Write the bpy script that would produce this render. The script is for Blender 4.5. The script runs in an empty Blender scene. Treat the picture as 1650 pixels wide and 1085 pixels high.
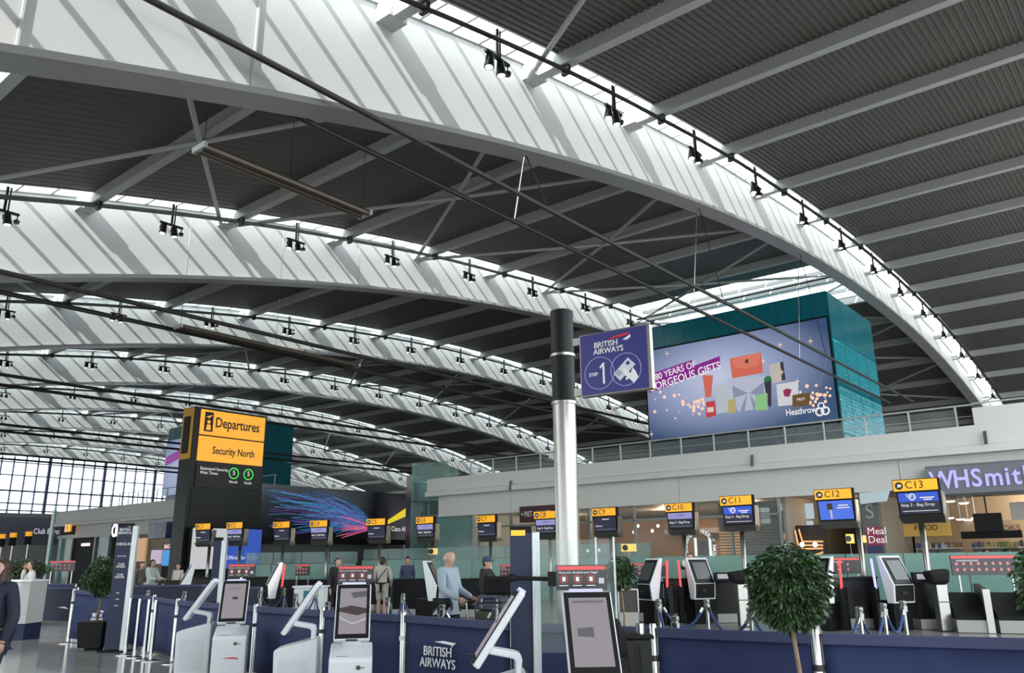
import bpy, bmesh, math, random
from mathutils import Vector, Matrix

# ---------------------------------------------------------------- camera
FPX = 1300.0                                  # focal length in pixels of the 1650 x 1085 frame
PITCH = math.atan(362.5 / 1300); ROLL = math.radians(-0.6); YAW = math.radians(50.6)
EYE = Vector((0, 0, 1.62))
FWD = Vector((math.sin(YAW) * math.cos(PITCH), math.cos(YAW) * math.cos(PITCH), math.sin(PITCH)))
_r = Vector((math.cos(YAW), -math.sin(YAW), 0)); _u = _r.cross(FWD)
RIGHT = _r * math.cos(ROLL) + _u * math.sin(ROLL)
UP = _u * math.cos(ROLL) - _r * math.sin(ROLL)
S = bpy.context.scene
COL = S.collection
cam = bpy.data.cameras.new('camera'); cam_o = bpy.data.objects.new('camera', cam); COL.objects.link(cam_o)
cam.sensor_width = 36; cam.lens = FPX / 1650 * 36; cam.clip_start = 0.1; cam.clip_end = 600
m = Matrix((RIGHT, UP, -FWD)).transposed().to_4x4(); m.translation = EYE
cam_o.matrix_world = m
S.camera = cam_o

# ---------------------------------------------------------------- sky, sun, exposure
W = bpy.data.worlds.new('sky'); S.world = W; W.use_nodes = True
bg = W.node_tree.nodes['Background']; bg.inputs[0].default_value = (0.90, 0.96, 1.0, 1); bg.inputs[1].default_value = 3.8
sun = bpy.data.lights.new('sun', 'SUN'); sun.energy = 10.0; sun.angle = math.radians(0.8); sun.color = (1, 0.96, 0.9)
sun_o = bpy.data.objects.new('sun', sun); COL.objects.link(sun_o)
sun_o.rotation_euler = Vector((1.28, 0.42, -1.0)).to_track_quat('-Z', 'Y').to_euler()
S.view_settings.view_transform = 'Standard'; S.view_settings.look = 'None'
S.view_settings.exposure = 0.15; S.view_settings.gamma = 1.0; S.view_settings.use_curve_mapping = False

# ---------------------------------------------------------------- helpers
def ray(px, py): return FWD + RIGHT * ((px - 825) / FPX) - UP * ((py - 542.5) / FPX)
def at_y(px, py, y): d = ray(px, py); return EYE + d * (y / d.y)
def at_x(px, py, x): d = ray(px, py); return EYE + d * (x / d.x)
def at_z(px, py, z): d = ray(px, py); return EYE + d * ((z - EYE.z) / d.z)
def at_d(px, py, dep): return EYE + ray(px, py) * dep
def proj(p):
    v = Vector(p) - EYE; z = v.dot(FWD)
    return (825 + FPX * v.dot(RIGHT) / z, 542.5 - FPX * v.dot(UP) / z, z)
def ground(px, dep):                          # floor point under image column px at that depth
    d = ray(px, 905); p = EYE + d * dep; return Vector((p.x, p.y, 0))
FACE = -YAW                                   # turn of a thing that faces the camera

MATS = {}
def mat(name, col, rough=0.5, metal=0.0, var=0.06, scale=6.0, bump=0.0, emit=None, es=1.0, alpha=1.0, spec=0.5):
    if name in MATS: return MATS[name]
    M = bpy.data.materials.new(name); M.use_nodes = True; nt = M.node_tree; b = nt.nodes['Principled BSDF']
    b.inputs['Roughness'].default_value = rough; b.inputs['Metallic'].default_value = metal
    b.inputs['Specular IOR Level'].default_value = spec
    if var > 0 or bump > 0:
        tc = nt.nodes.new('ShaderNodeTexCoord'); n = nt.nodes.new('ShaderNodeTexNoise')
        n.inputs['Scale'].default_value = scale; n.inputs['Detail'].default_value = 3
        nt.links.new(tc.outputs['Object'], n.inputs['Vector'])
        rm = nt.nodes.new('ShaderNodeMapRange'); rm.inputs['To Min'].default_value = 1 - var; rm.inputs['To Max'].default_value = 1 + var
        nt.links.new(n.outputs['Fac'], rm.inputs['Value'])
        mx = nt.nodes.new('ShaderNodeVectorMath'); mx.operation = 'SCALE'; mx.inputs[0].default_value = col
        nt.links.new(rm.outputs['Result'], mx.inputs['Scale']); nt.links.new(mx.outputs[0], b.inputs['Base Color'])
        if bump > 0:
            bp = nt.nodes.new('ShaderNodeBump'); bp.inputs['Strength'].default_value = bump
            nt.links.new(n.outputs['Fac'], bp.inputs['Height']); nt.links.new(bp.outputs[0], b.inputs['Normal'])
    else: b.inputs['Base Color'].default_value = (*col, 1)
    if emit: b.inputs['Emission Color'].default_value = (*emit, 1); b.inputs['Emission Strength'].default_value = es
    b.inputs['Alpha'].default_value = alpha
    MATS[name] = M; return M
def glass_mat(name, tint, clear=0.85, rough=0.05, body=None):
    M = bpy.data.materials.new(name); M.use_nodes = True; nt = M.node_tree; nt.nodes.clear()
    o = nt.nodes.new('ShaderNodeOutputMaterial'); t = nt.nodes.new('ShaderNodeBsdfTransparent'); t.inputs[0].default_value = (*tint, 1)
    g = nt.nodes.new('ShaderNodeBsdfPrincipled'); g.inputs['Base Color'].default_value = (*(body or tint), 1); g.inputs['Roughness'].default_value = rough
    x = nt.nodes.new('ShaderNodeMixShader'); x.inputs[0].default_value = clear
    nt.links.new(g.outputs[0], x.inputs[1]); nt.links.new(t.outputs[0], x.inputs[2]); nt.links.new(x.outputs[0], o.inputs[0])
    MATS[name] = M; return M

class MB:                                     # collects shapes into ONE mesh
    def __init__(s): s.v = []; s.f = []
    def add(s, vs, fs): b = len(s.v); s.v += [tuple(v) for v in vs]; s.f += [tuple(b + i for i in f) for f in fs]; return s
    def box(s, x0, x1, y0, y1, z0, z1):
        return s.add([(x, y, z) for z in (z0, z1) for y in (y0, y1) for x in (x0, x1)],
                     [(0, 2, 3, 1), (4, 5, 7, 6), (0, 1, 5, 4), (2, 6, 7, 3), (0, 4, 6, 2), (1, 3, 7, 5)])
    def cbox(s, c, sx, sy, sz): return s.box(c[0]-sx/2, c[0]+sx/2, c[1]-sy/2, c[1]+sy/2, c[2]-sz/2, c[2]+sz/2)
    def hexa(s, bot, top):                     # 4 + 4 corners, counter-clockwise from above
        return s.add(list(bot) + list(top), [(3, 2, 1, 0), (4, 5, 6, 7), (0, 1, 5, 4), (1, 2, 6, 5), (2, 3, 7, 6), (3, 0, 4, 7)])
    def prism(s, pts, y0, y1):                 # outline in x,z pushed along y
        n = len(pts); vs = [(x, y0, z) for x, z in pts] + [(x, y1, z) for x, z in pts]
        return s.add(vs, [tuple(range(n)), tuple(range(2*n-1, n-1, -1))] + [(i, n+i, n+(i+1) % n, (i+1) % n) for i in range(n)])
    def prism_x(s, pts, x0, x1):               # outline in y,z pushed along x
        n = len(pts); vs = [(x0, y, z) for y, z in pts] + [(x1, y, z) for y, z in pts]
        return s.add(vs, [tuple(range(n)), tuple(range(2*n-1, n-1, -1))] + [(i, n+i, n+(i+1) % n, (i+1) % n) for i in range(n)])
    def prism_z(s, pts, z0, z1):
        n = len(pts); vs = [(x, y, z0) for x, y in pts] + [(x, y, z1) for x, y in pts]
        return s.add(vs, [tuple(range(n-1, -1, -1)), tuple(range(n, 2*n))] + [(i, (i+1) % n, n+(i+1) % n, n+i) for i in range(n)])
    def tube(s, pts, r, n=8):
        pts = [Vector(p) for p in pts]; rs = r if isinstance(r, (list, tuple)) else [r] * len(pts)
        rings = []
        for i, p in enumerate(pts):
            d = (pts[min(i+1, len(pts)-1)] - pts[max(i-1, 0)]).normalized()
            a = d.orthogonal() if i == 0 else (pa - d * pa.dot(d))
            a.normalize(); pa = a; b = d.cross(a)
            rings.append([p + (a * math.cos(t) + b * math.sin(t)) * rs[i] for t in (2*math.pi*k/n for k in range(n))])
        vs = [q for rr in rings for q in rr]; fs = []
        for i in range(len(pts)-1):
            for k in range(n): fs.append((i*n+k, i*n+(k+1) % n, (i+1)*n+(k+1) % n, (i+1)*n+k))
        fs.append(tuple(range(n-1, -1, -1))); fs.append(tuple(range((len(pts)-1)*n, len(pts)*n)))
        return s.add(vs, fs)
    def bar(s, a, b, w, h, upv=(0, 0, 1)):     # rectangular bar from a to b
        a, b = Vector(a), Vector(b); d = (b - a).normalized(); sd = d.cross(Vector(upv)).normalized(); u = sd.cross(d)
        q = [sd*(-w/2)-u*(h/2), sd*(w/2)-u*(h/2), sd*(w/2)+u*(h/2), sd*(-w/2)+u*(h/2)]
        return s.add([a+x for x in q] + [b+x for x in q], [(3, 2, 1, 0), (4, 5, 6, 7), (0, 1, 5, 4), (1, 2, 6, 5), (2, 3, 7, 6), (3, 0, 4, 7)])
    def lathe(s, prof, c=(0, 0, 0), n=16):
        vs = []; fs = []
        for r, z in prof:
            for k in range(n): t = 2*math.pi*k/n; vs.append((c[0]+r*math.cos(t), c[1]+r*math.sin(t), c[2]+z))
        for i in range(len(prof)-1):
            for k in range(n): fs.append((i*n+k, i*n+(k+1) % n, (i+1)*n+(k+1) % n, (i+1)*n+k))
        fs.append(tuple(range(n-1, -1, -1))); fs.append(tuple(range((len(prof)-1)*n, len(prof)*n)))
        return s.add(vs, fs)
    def ball(s, c, rx, ry, rz, n=14, m=9, z0=-1.0):   # ellipsoid, cut at z0 (-1 = whole)
        t0 = math.asin(z0); prof = [t0 + (math.pi/2 - t0)*i/m for i in range(m+1)]; vs = []; fs = []
        for t in prof:
            for k in range(n): a = 2*math.pi*k/n; q = max(math.cos(t), .01); vs.append((c[0]+rx*q*math.cos(a), c[1]+ry*q*math.sin(a), c[2]+rz*math.sin(t)))
        for i in range(m):
            for k in range(n): fs.append((i*n+k, i*n+(k+1) % n, (i+1)*n+(k+1) % n, (i+1)*n+k))
        fs.append(tuple(range(n-1, -1, -1))); fs.append(tuple(range(m*n, (m+1)*n)))
        return s.add(vs, fs)
    def quad(s, a, b, c, d): return s.add([a, b, c, d], [(0, 1, 2, 3)])
    def disc(s, c, r, y, n=20, r0=0.0, th=0.004):   # flat ring or disc facing -y
        if r0 <= 0:
            return s.prism([(c[0]+r*math.cos(2*math.pi*k/n), c[1]+r*math.sin(2*math.pi*k/n)) for k in range(n)], y-th, y)
        for k in range(n):
            t0, t1 = 2*math.pi*k/n, 2*math.pi*(k+1)/n
            s.prism([(c[0]+q*math.cos(t), c[1]+q*math.sin(t)) for q, t in ((r0, t0), (r, t0), (r, t1), (r0, t1))], y-th, y)
        return s
    def mesh(s, name, smooth=False):
        me = bpy.data.meshes.new(name); me.from_pydata(s.v, [], s.f); me.update()
        if smooth:
            me.polygons.foreach_set('use_smooth', [True]*len(me.polygons))
        return me
    def build(s, name, m, parent=None, smooth=False, bevel=0, auto=False):
        o = bpy.data.objects.new(name, s.mesh(name, smooth)); COL.objects.link(o); o.data.materials.append(m)
        if parent is not None: o.parent = parent
        if bevel:
            b = o.modifiers.new('bevel', 'BEVEL'); b.width = bevel; b.segments = 2; b.limit_method = 'ANGLE'; b.angle_limit = 0.6
        if smooth and auto:
            o.data.set_sharp_from_angle(angle=math.radians(35))
        return o
def tag(o, label=None, cat=None, group=None, kind=None):
    if label: o['label'] = label
    if cat: o['category'] = cat
    if group: o['group'] = group
    if kind: o['kind'] = kind
    return o
def thing(name, label, cat, loc=(0, 0, 0), rz=0.0, group=None, kind=None):
    o = bpy.data.objects.new(name, None); COL.objects.link(o); o.location = loc; o.rotation_euler = (0, 0, rz); o.empty_display_size = 0.2
    return tag(o, label, cat, group, kind)
def setting(name, loc=(0, 0, 0), rz=0.0):
    o = bpy.data.objects.new(name, None); COL.objects.link(o); o.location = loc; o.rotation_euler = (0, 0, rz); o['kind'] = 'structure'; return o
def copy_part(o, parent):
    c = o.copy(); COL.objects.link(c); c.parent = parent
    for ch in o.children: copy_part(ch, c)
    return c
def copy_thing(o, label, loc, rz):
    c = o.copy(); COL.objects.link(c); c.location = loc; c.rotation_euler = (0, 0, rz); c['label'] = label
    for ch in o.children: copy_part(ch, c)
    return c
def text(name, s, size, x, z, y, m, parent, align='LEFT', ext=0.003, rx=90, shear=0.0, sx=1.0, rot=(0, 0), space=1.0, line=1.0, bold=0.0):
    cu = bpy.data.curves.new(name, 'FONT'); cu.body = s; cu.size = size; cu.align_x = align; cu.align_y = 'CENTER'
    cu.extrude = ext; cu.shear = shear; cu.resolution_u = 3; cu.space_character = space; cu.space_line = line; cu.offset = bold * size
    tmp = bpy.data.objects.new(name, cu); me = bpy.data.meshes.new_from_object(tmp); me.materials.clear(); me.materials.append(m)
    bpy.data.objects.remove(tmp); bpy.data.curves.remove(cu)
    o = bpy.data.objects.new(name, me); COL.objects.link(o); o.parent = parent
    o.location = (x, y, z); o.rotation_euler = (math.radians(rx), rot[0], rot[1]); o.scale = (sx, 1, 1); return o
random.seed(7)
ORD = ['first', 'second', 'third', 'fourth', 'fifth', 'sixth', 'seventh', 'eighth', 'ninth', 'tenth', 'eleventh', 'twelfth', 'thirteenth', 'fourteenth', 'fifteenth', 'sixteenth', 'seventeenth', 'eighteenth', 'nineteenth', 'twentieth', 'twenty-first']

# ---------------------------------------------------------------- materials
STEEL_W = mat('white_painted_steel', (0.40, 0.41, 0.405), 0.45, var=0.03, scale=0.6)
FLANGE = mat('shaded_white_flange', (0.27, 0.27, 0.265), 0.45, var=0.03, scale=0.6)  # same paint as the white steel, with the underside's shade put into the colour
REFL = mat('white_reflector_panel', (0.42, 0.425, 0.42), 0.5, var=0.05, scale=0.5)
DECK = mat('dark_grey_deck', (0.092, 0.091, 0.083), 0.6, var=0.12, scale=0.25)
DARK = mat('dark_steel', (0.035, 0.035, 0.033), 0.35, 0.6, var=0.1)
TIE = mat('tie_rod_steel', (0.035, 0.033, 0.028), 0.5, 0.3, var=0.1, spec=0.3)
CHROME = mat('chrome', (0.44, 0.45, 0.44), 0.2, 1.0, var=0.02)
BRUSH = mat('brushed_steel', (0.36, 0.355, 0.33), 0.32, 1.0, var=0.08, scale=3)
BLACK = mat('black_laminate', (0.006, 0.006, 0.0065), 0.35, var=0.1, spec=0.2)
MATTE = mat('matt_black', (0.009, 0.009, 0.009), 0.7, var=0.1, spec=0.2)
WHITE = mat('white_plastic', (0.66, 0.69, 0.71), 0.35, var=0.02)
WALLW = mat('white_wall', (0.66, 0.66, 0.63), 0.6, var=0.03, scale=0.5)
NAVY = mat('navy_fabric', (0.017, 0.026, 0.080), 0.75, var=0.15, scale=2.5, bump=0.05, spec=0.3)
NAVYP = mat('navy_panel', (0.012, 0.018, 0.052), 0.35, var=0.08, scale=2, spec=0.25)
YEL = mat('yellow_sign', (0.75, 0.36, 0.01), 0.4, var=0.02, emit=(1.0, 0.42, 0.01), es=0.55)
TEAL = mat('teal_glass_cladding', (0.006, 0.16, 0.205), 0.2, var=0.15, scale=0.5)
LTXT = mat('white_lettering', (0.8, 0.8, 0.8), 0.5, var=0)
KTXT = mat('black_lettering', (0.01, 0.01, 0.01), 0.5, var=0)
LAMP = mat('lamp_glow', (0.9, 0.85, 0.8), 0.4, var=0, emit=(1, 0.86, 0.75), es=2)
SKYGL = glass_mat('skylight_glass', (0.93, 0.97, 0.97), 0.93, 0.05)
CLEAR = glass_mat('clear_glass', (0.95, 0.98, 0.975), 0.94, 0.03)
GREENGL = glass_mat('green_glass', (0.55, 0.80, 0.75), 0.5, 0.15, (0.34, 0.58, 0.52))
PALEGL = glass_mat('pale_green_glass', (0.72, 0.86, 0.84), 0.72, 0.08, (0.40, 0.56, 0.54))
OPAL = bpy.data.materials.new('opal_rooflight'); OPAL.use_nodes = True
_nt = OPAL.node_tree; _t = _nt.nodes.new('ShaderNodeBsdfTranslucent'); _t.inputs[0].default_value = (.42, .45, .45, 1)
_nt.links.new(_t.outputs[0], _nt.nodes['Material Output'].inputs[0])

# ================================================================ floor
floor = tag(MB().add([(-60, -60, -0.012), (120, -60, -0.012), (120, 145, -0.012), (-60, 145, -0.012)], [(0, 1, 2, 3)]).build('floor', mat('floor_base', (0.19, 0.19, 0.18), 0.25, var=0.1, scale=0.8)), kind='structure')
STONE = [mat('grey_stone_%d' % i, (c, c, c*0.97), 0.13, var=0.1, scale=5) for i, c in enumerate((0.27, 0.285, 0.255))]
tile_me = [MB().box(-.447, .447, -.447, .447, -0.012, 0).mesh('floor_tile') for _ in STONE]
for me, mm in zip(tile_me, STONE): me.materials.append(mm)
for i in range(16):
    for j in range(24):
        x, y = -2 + i*.9, 5 + j*.9
        px, py, dz = proj((x, y, 0))
        if dz > 0 and -120 < px < 560 and 985 < py < 1130:
            o = bpy.data.objects.new('floor_tile', random.choice(tile_me)); COL.objects.link(o); o.location = (x, y, 0); o.parent = floor

# ================================================================ roof
PW = (-4.112223204804293e-09, 2.3383783644676526e-06, -0.003257819589358005, 0.3528954705488465, 8.807235612286824)
def web_z(x):                                  # underside of the reflector panel = top of the rafter's bottom flange
    r = 0
    for c in PW: r = r * x + c
    return r
_h = [(-30, 3.9), (0, 3.1), (12.1, 2.68), (18.2, 2.45), (24.4, 2.15), (30.6, 1.95), (36.7, 1.68), (43, 1.55), (55, 1.42), (70, 1.45), (120, 1.7)]
def lerp(t, x):
    if x <= t[0][0]: return t[0][1]
    for (a, b), (c, d) in zip(t, t[1:]):
        if x <= c: return b + (d - b) * (x - a) / (c - a)
    return t[-1][1]
def pur_z(x): return web_z(x) + lerp(_h, x)    # underside of the purlins
XP = [12.1 + 6.15 * i for i in range(-5, 18)]  # purlin lines
YK = [14.2 + 18 * k for k in range(-1, 8)]     # rafter lines, -1 .. 7
X0, X1 = XP[0], XP[-1] + 1.5
XS = [X0 + (X1 - X0) * i / 60 for i in range(61)]
GAP = 1.35
ceiling = setting('ceiling')
def strip(fz0, fz1, y0, y1, xs=XS):            # solid strip along the arch
    mb = MB()
    vs = []; n = len(xs)
    for x in xs: vs += [(x, y0, fz0(x)), (x, y1, fz0(x)), (x, y1, fz1(x)), (x, y0, fz1(x))]
    fs = []
    for i in range(n-1):
        a, b = i*4, i*4+4
        fs += [(a, b, b+1, a+1), (a+1, b+1, b+2, a+2), (a+2, b+2, b+3, a+3), (a+3, b+3, b, a)]
    fs += [(3, 2, 1, 0), (n*4-4, n*4-3, n*4-2, n*4-1)]
    return mb.add(vs, fs)
def web_bot(x): return web_z(x)
for ki, y in enumerate(YK):
    k = ki - 1
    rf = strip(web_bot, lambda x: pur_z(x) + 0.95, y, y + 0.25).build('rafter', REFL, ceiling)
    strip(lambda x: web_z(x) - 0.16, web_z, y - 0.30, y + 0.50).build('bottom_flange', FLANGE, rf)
    strip(lambda x: pur_z(x) + 0.62, lambda x: pur_z(x) + 0.95, y - 0.06, y).build('skylight_kerb', STEEL_W, rf)
    if k >= 0:
        for x in (3.9, 8.4):
            MB().box(x-.02, x+.02, y-.06, y, web_z(x), pur_z(x)).build('web_stiffener', REFL, rf)
    # deck of the bay in front of this rafter, corrugated along the arch
    if ki:
        ya, yb = YK[ki-1] + 0.25, y - GAP
        pitch = 0.22 if k <= 0 else 0.45; rib = 0.06 if k <= 0 else 0.010
        n = int((yb - ya) / pitch); prof = []
        for i in range(n):
            q = ya + (yb - ya) * i / n; w = (yb - ya) / n
            prof += [(q, 0.0), (q + w*.45, 0.0), (q + w*.55, rib), (q + w*.95, rib)]
        prof.append((yb, 0.0))
        m_ = len(prof)
        for xa, xb in ([(X0, X1)] if k != 1 else [(5.95, 52.2), (61.3, X1)]):
            vs = []; fs = []; nx = max(4, int((xb - xa) / 4)); xs = [xa + (xb - xa)*i/nx for i in range(nx+1)]
            for x in xs: vs += [(x, q, pur_z(x) + 0.48 + h) for q, h in prof]
            for i in range(nx):
                for j in range(m_-1): fs.append((i*m_+j, (i+1)*m_+j, (i+1)*m_+j+1, i*m_+j+1))
            dk = MB().add(vs, fs).build('deck', DECK, ceiling)
            strip(lambda x: pur_z(x) + 0.60, lambda x: pur_z(x) + 0.75, ya, yb, xs).build('roof_cover', DECK, dk)
        strip(lambda x: pur_z(x) + 0.45, lambda x: pur_z(x) + 0.76, yb, yb + 0.05).build('deck_edge', STEEL_W, dk)
        if k == 1:                             # opal rooflight panels at the low end of the bay
            for j in range(6):
                for i in range(4):
                    a, b = X0 + (5.95-X0)*i/4, X0 + (5.95-X0)*(i+1)/4; c, d = ya + (yb-ya)*j/6 + .03, ya + (yb-ya)*(j+1)/6 - .03
                    MB().add([(a+.03, c, pur_z(a)+.6), (b-.03, c, pur_z(b)+.6), (b-.03, d, pur_z(b)+.6), (a+.03, d, pur_z(a)+.6)], [(0, 1, 2, 3)]).build('rooflight_panel', OPAL, ceiling)
            for j in range(8):                 # crown rooflight above the big billboard
                c, d = ya + (yb-ya)*j/8 + .05, ya + (yb-ya)*(j+1)/8 - .05
                for a, b in ((52.2, 53.9), (54.1, 56.4), (56.6, 58.9), (59.1, 61.2)):
                    MB().add([(a, c, pur_z(a)+.6), (b, c, pur_z(b)+.6), (b, d, pur_z(b)+.6), (a, d, pur_z(a)+.6)], [(0, 1, 2, 3)]).build('rooflight_panel', OPAL, ceiling)
            for x in (54.0, 56.5, 59.0): MB().box(x-.06, x+.06, ya, yb, pur_z(x)+.3, pur_z(x)+.58).build('rooflight_bar', STEEL_W, ceiling)
            MB().tube([(53.0, ya, pur_z(53)-.35), (53.0, yb, pur_z(53)-.35)], .07, 6).build('rooflight_rail', DARK, ceiling)
        for x in XP:
            z = pur_z(x)
            MB().box(x-.16, x+.16, YK[ki-1] + 0.25, y, z, z + 0.5).build('purlin', STEEL_W, ceiling)
            MB().box(x-.30, x+.30, y - 0.55, y, z - 0.02, z + 0.5).build('purlin_bracket', STEEL_W, ceiling)
    # skylight: glazing bars and panes
    bars = []
    for a, b in zip(XP, XP[1:]):
        for j in range(5):
            xa, xb = a + (b-a)*j/5, a + (b-a)*(j+1)/5
            if -1 <= k <= 2:
                pv = MB().add([(xa, y-GAP, pur_z(xa)+.70), (xb, y-GAP, pur_z(xb)+.70), (xb, y, pur_z(xb)+.70), (xa, y, pur_z(xa)+.70)], [(0, 1, 2, 3)])
                if k in (0, 1) and xa > 0: pv.build('skylight_pane', SKYGL, ceiling)
            if j: bars.append(xb if False else xa)
    if 0 <= k <= 2:
        for x in bars:
            if x > -2: MB().box(x-.03, x+.03, y-GAP, y, pur_z(x)+.62, pur_z(x)+.78).build('glazing_bar', STEEL_W, ceiling)
    else:
        mb = MB()
        for x in bars: mb.box(x-.03, x+.03, y-GAP, y, pur_z(x)+.62, pur_z(x)+.78)
        tag(mb.build('glazing_bars', STEEL_W, ceiling), kind='stuff')
    if not (k in (0, 1)):
        strip(lambda x: pur_z(x) + 0.70, lambda x: pur_z(x) + 0.71, y - GAP, y, XS[::2]).build('skylight_glazing', SKYGL, ceiling)
# cross bracing between the rafters
def brace(k, i, sides=(-1, 1)):
    x = XP[5 + i]; ya, yb = YK[k] + 0.3, YK[k+1] - 0.1; ym = (ya + yb) / 2
    for s in sides:
        xa, xb = x - s*6.0, x + s*6.0
        o = MB().tube([(xa, ya, pur_z(xa) + .12), (x, ym, pur_z(x) - .10), (xb, yb, pur_z(xb) + .05)], 0.09, 8).build('brace_rod', STEEL_W, ceiling)
for k in (1, 3, 5):
    for i in range(0, 13, 2): brace(k, i)
for k in (2, 4): brace(k, 0)
brace(0, 0, (1,))

# hanging light rails and spotlights, tie rods
def rail_y(k): return YK[k+1] - GAP - 0.10
ORDR = ['nearest', 'second nearest', 'third nearest', 'fourth nearest', 'fifth', 'sixth', 'seventh', 'farthest']
_br = MB().box(-.5, .5, -.05, .05, -.04, .04).tube([(0, 0, 0), (0, 0, .95)], .05, 6).tube([(.12, 0, 0), (.12, 0, .95)], .03, 6).mesh('bracket')
_lp = MB().lathe([(.07, .12), (.10, .1), (.12, -.05), (.15, -.30), (.15, -.33)], (0, 0, -.14), 12).tube([(-.13, 0, -.1), (-.16, 0, -.3)], .02, 5).mesh('lamp')
_lg = MB().lathe([(.115, -.334), (.115, -.34)], (0, 0, -.14), 12).mesh('lamp_lens')
_sn = MB().tube([(0, 0, 0), (0, 0, -.16)], .02, 5).lathe([(.09, -.1), (.11, 0), (.05, .06)], (0, 0, -.24), 8).mesh('sensor')
for me in (_br, _lp, _sn): me.materials.append(DARK)
_lg.materials.append(LAMP)
_far = MB().box(-.5, .5, -.05, .05, -.04, .04).tube([(0, 0, 0), (0, 0, .95)], .05, 5).lathe([(.08, 0), (.16, -.34)], (-.3, 0, -.1), 6).lathe([(.08, 0), (.16, -.34)], (.12, 0, -.1), 6).mesh('spotlight')
_far.materials.append(DARK)
def link(name, me, parent, loc=(0, 0, 0), ry=0):
    o = bpy.data.objects.new(name, me); COL.objects.link(o); o.parent = parent; o.location = loc; o.rotation_euler = (0, ry, 0); return o
for k in range(0, 8):
    y = rail_y(k); xs = [x for x in XS if x > -2]
    rl = thing('lighting_rail', 'dark twin tube lighting rail along the %s curved roof rib' % ORDR[k], 'light rail', group='lighting rails under the roof')
    r = .075 if k < 2 else .06
    MB().tube([(x, y, pur_z(x) - .10) for x in xs], r, 6).build('tube', DARK, rl)
    MB().tube([(x, y - .16, pur_z(x) - .22) for x in xs], r*.7, 6).build('tube', DARK, rl)
    for x in XP[4:]:
        if k < 4: MB().box(x-.07, x+.07, y-.2, y+.08, pur_z(x)-.32, pur_z(x)+.0).build('clamp', DARK, rl)
    seen = []
    for x in XP[3:-1]:
        xx = x + 3.07; p = (xx, y + .14, pur_z(xx) - .62); q = proj(p)
        if q[2] > 0 and -10 < q[0] < 1660 and -10 < q[1] < 905: seen.append((q[0], p))
    seen.sort()
    for n_, (_, p) in enumerate(seen):
        lab = 'black twin spotlight on the %s roof rib, %s from its left end' % (ORDR[k], ORD[n_])
        if k < 4:
            t = thing('spotlight_cluster', lab, 'spotlight', p, 0, 'spotlights along the roof ribs')
            link('bracket', _br, t)
            for dx, ry in ((-.30, .12), (.12, -.1)):
                l = link('lamp', _lp, t, (dx, 0, 0), ry); link('lamp_lens', _lg, l)
            link('sensor', _sn, t, (.45, 0, 0))
        else:
            o = link('spotlight', _far, None, p); tag(o, lab, 'spotlight', 'spotlights along the roof ribs')
def tie(label, y, z, x0, x1, r=.075):
    tag(MB().tube([(x0, y, z), (x1, y, z)], r, 8).build('tie_rod', TIE), label, 'tie rod', 'roof tie rods')
tie('front dark tie rod crossing the whole roof in front of the nearest rib', 13.5, 11.95, 3.2, 60)
tie('rear dark tie rod starting behind the nearest roof rib', 15.0, 12.05, 3.2, 60)
tie('upper dark tie rod below the second roof rib', 31.5, 11.85, 3.4, 62, .10)
tie('lower dark tie rod below the second roof rib', 33.0, 11.55, 3.4, 62, .10)
for k, d in ((2, 'third'), (3, 'fourth'), (4, 'fifth')):
    tie('upper dark tie rod under the %s roof rib' % d, YK[k+1] - .6, 11.9, 3.6, 66 if k < 4 else 48, .10)
    tie('lower dark tie rod under the %s roof rib' % d, YK[k+1] + .8, 11.6, 3.6, 66 if k < 4 else 48, .10)
for lab, y, z, xa, xb in (('short brown strut hung on wires behind the nearest rib', 18.0, 11.95, 9.35, 14.85), ('long brown strut hung along the second rib tie rods', 32.2, 11.50, 16.6, 26.4)):
    st = thing('hanging_strut', lab, 'strut', (0, 0, 0))
    for dy in (-.16, .16): MB().tube([(xa, y+dy, z), (xb, y+dy, z)], .10, 8).build('rod', mat('brown_rod', (0.10, 0.08, 0.06), 0.4, 0.5), st)
    for x in (xa, xb): MB().box(x-.05, x+.05, y-.3, y+.3, z-.08, z+.08).build('end_plate', STEEL_W, st)
    for x in (xa + .1, (xa+xb)/2, xb - .1): MB().tube([(x, y, z), (x, y, pur_z(x)+.5)], .012, 5).build('wire', CHROME, st)
for i, (x, z0) in enumerate(((30.3, 12.0), (18.15, 12.0), (42.6, 12.0))):
    hg = thing('tie_hanger', 'thin steel hanger wires holding the nearest tie rods, %s from the left' % ['second', 'first', 'third'][i], 'hanger wires')
    MB().tube([(x, 14.25, web_z(x)-.16), (x, 13.5, z0+.09)], .02, 5).build('wire', DARK, hg)
    MB().tube([(x, 14.35, web_z(x)-.16), (x + .3, 15.0, z0+.15)], .02, 5).build('wire', CHROME, hg)

# ================================================================ glazed end wall
gable = setting('window_1')
YG = 140.8
FR = mat('blue_grey_mullion', (0.15, 0.16, 0.29), 0.5, var=0.05)
xg = 36.0; n_ = 0
while xg < 84:
    thick = n_ % 5 == 0
    w = .22 if thick else .085
    MB().box(xg-w, xg+w, YG-.2, YG+.2, 0, web_z(xg) - .2).build('mullion', FR, gable)
    xg += 1.76; n_ += 1
for z, w in ((1.2, .12), (4.2, .12), (6.9, .12), (8.2, .10), (10.0, .14), (11.1, .14), (13.0, .18), (15.4, .12), (17.4, .12)):
    MB().box(35, 84, YG-.15, YG+.15, z-w*.7, z+w*.7).build('transom', FR, gable)
MB().box(35, 84, YG+.05, YG+.08, 0, 19).build('glazing', SKYGL, gable)

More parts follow.
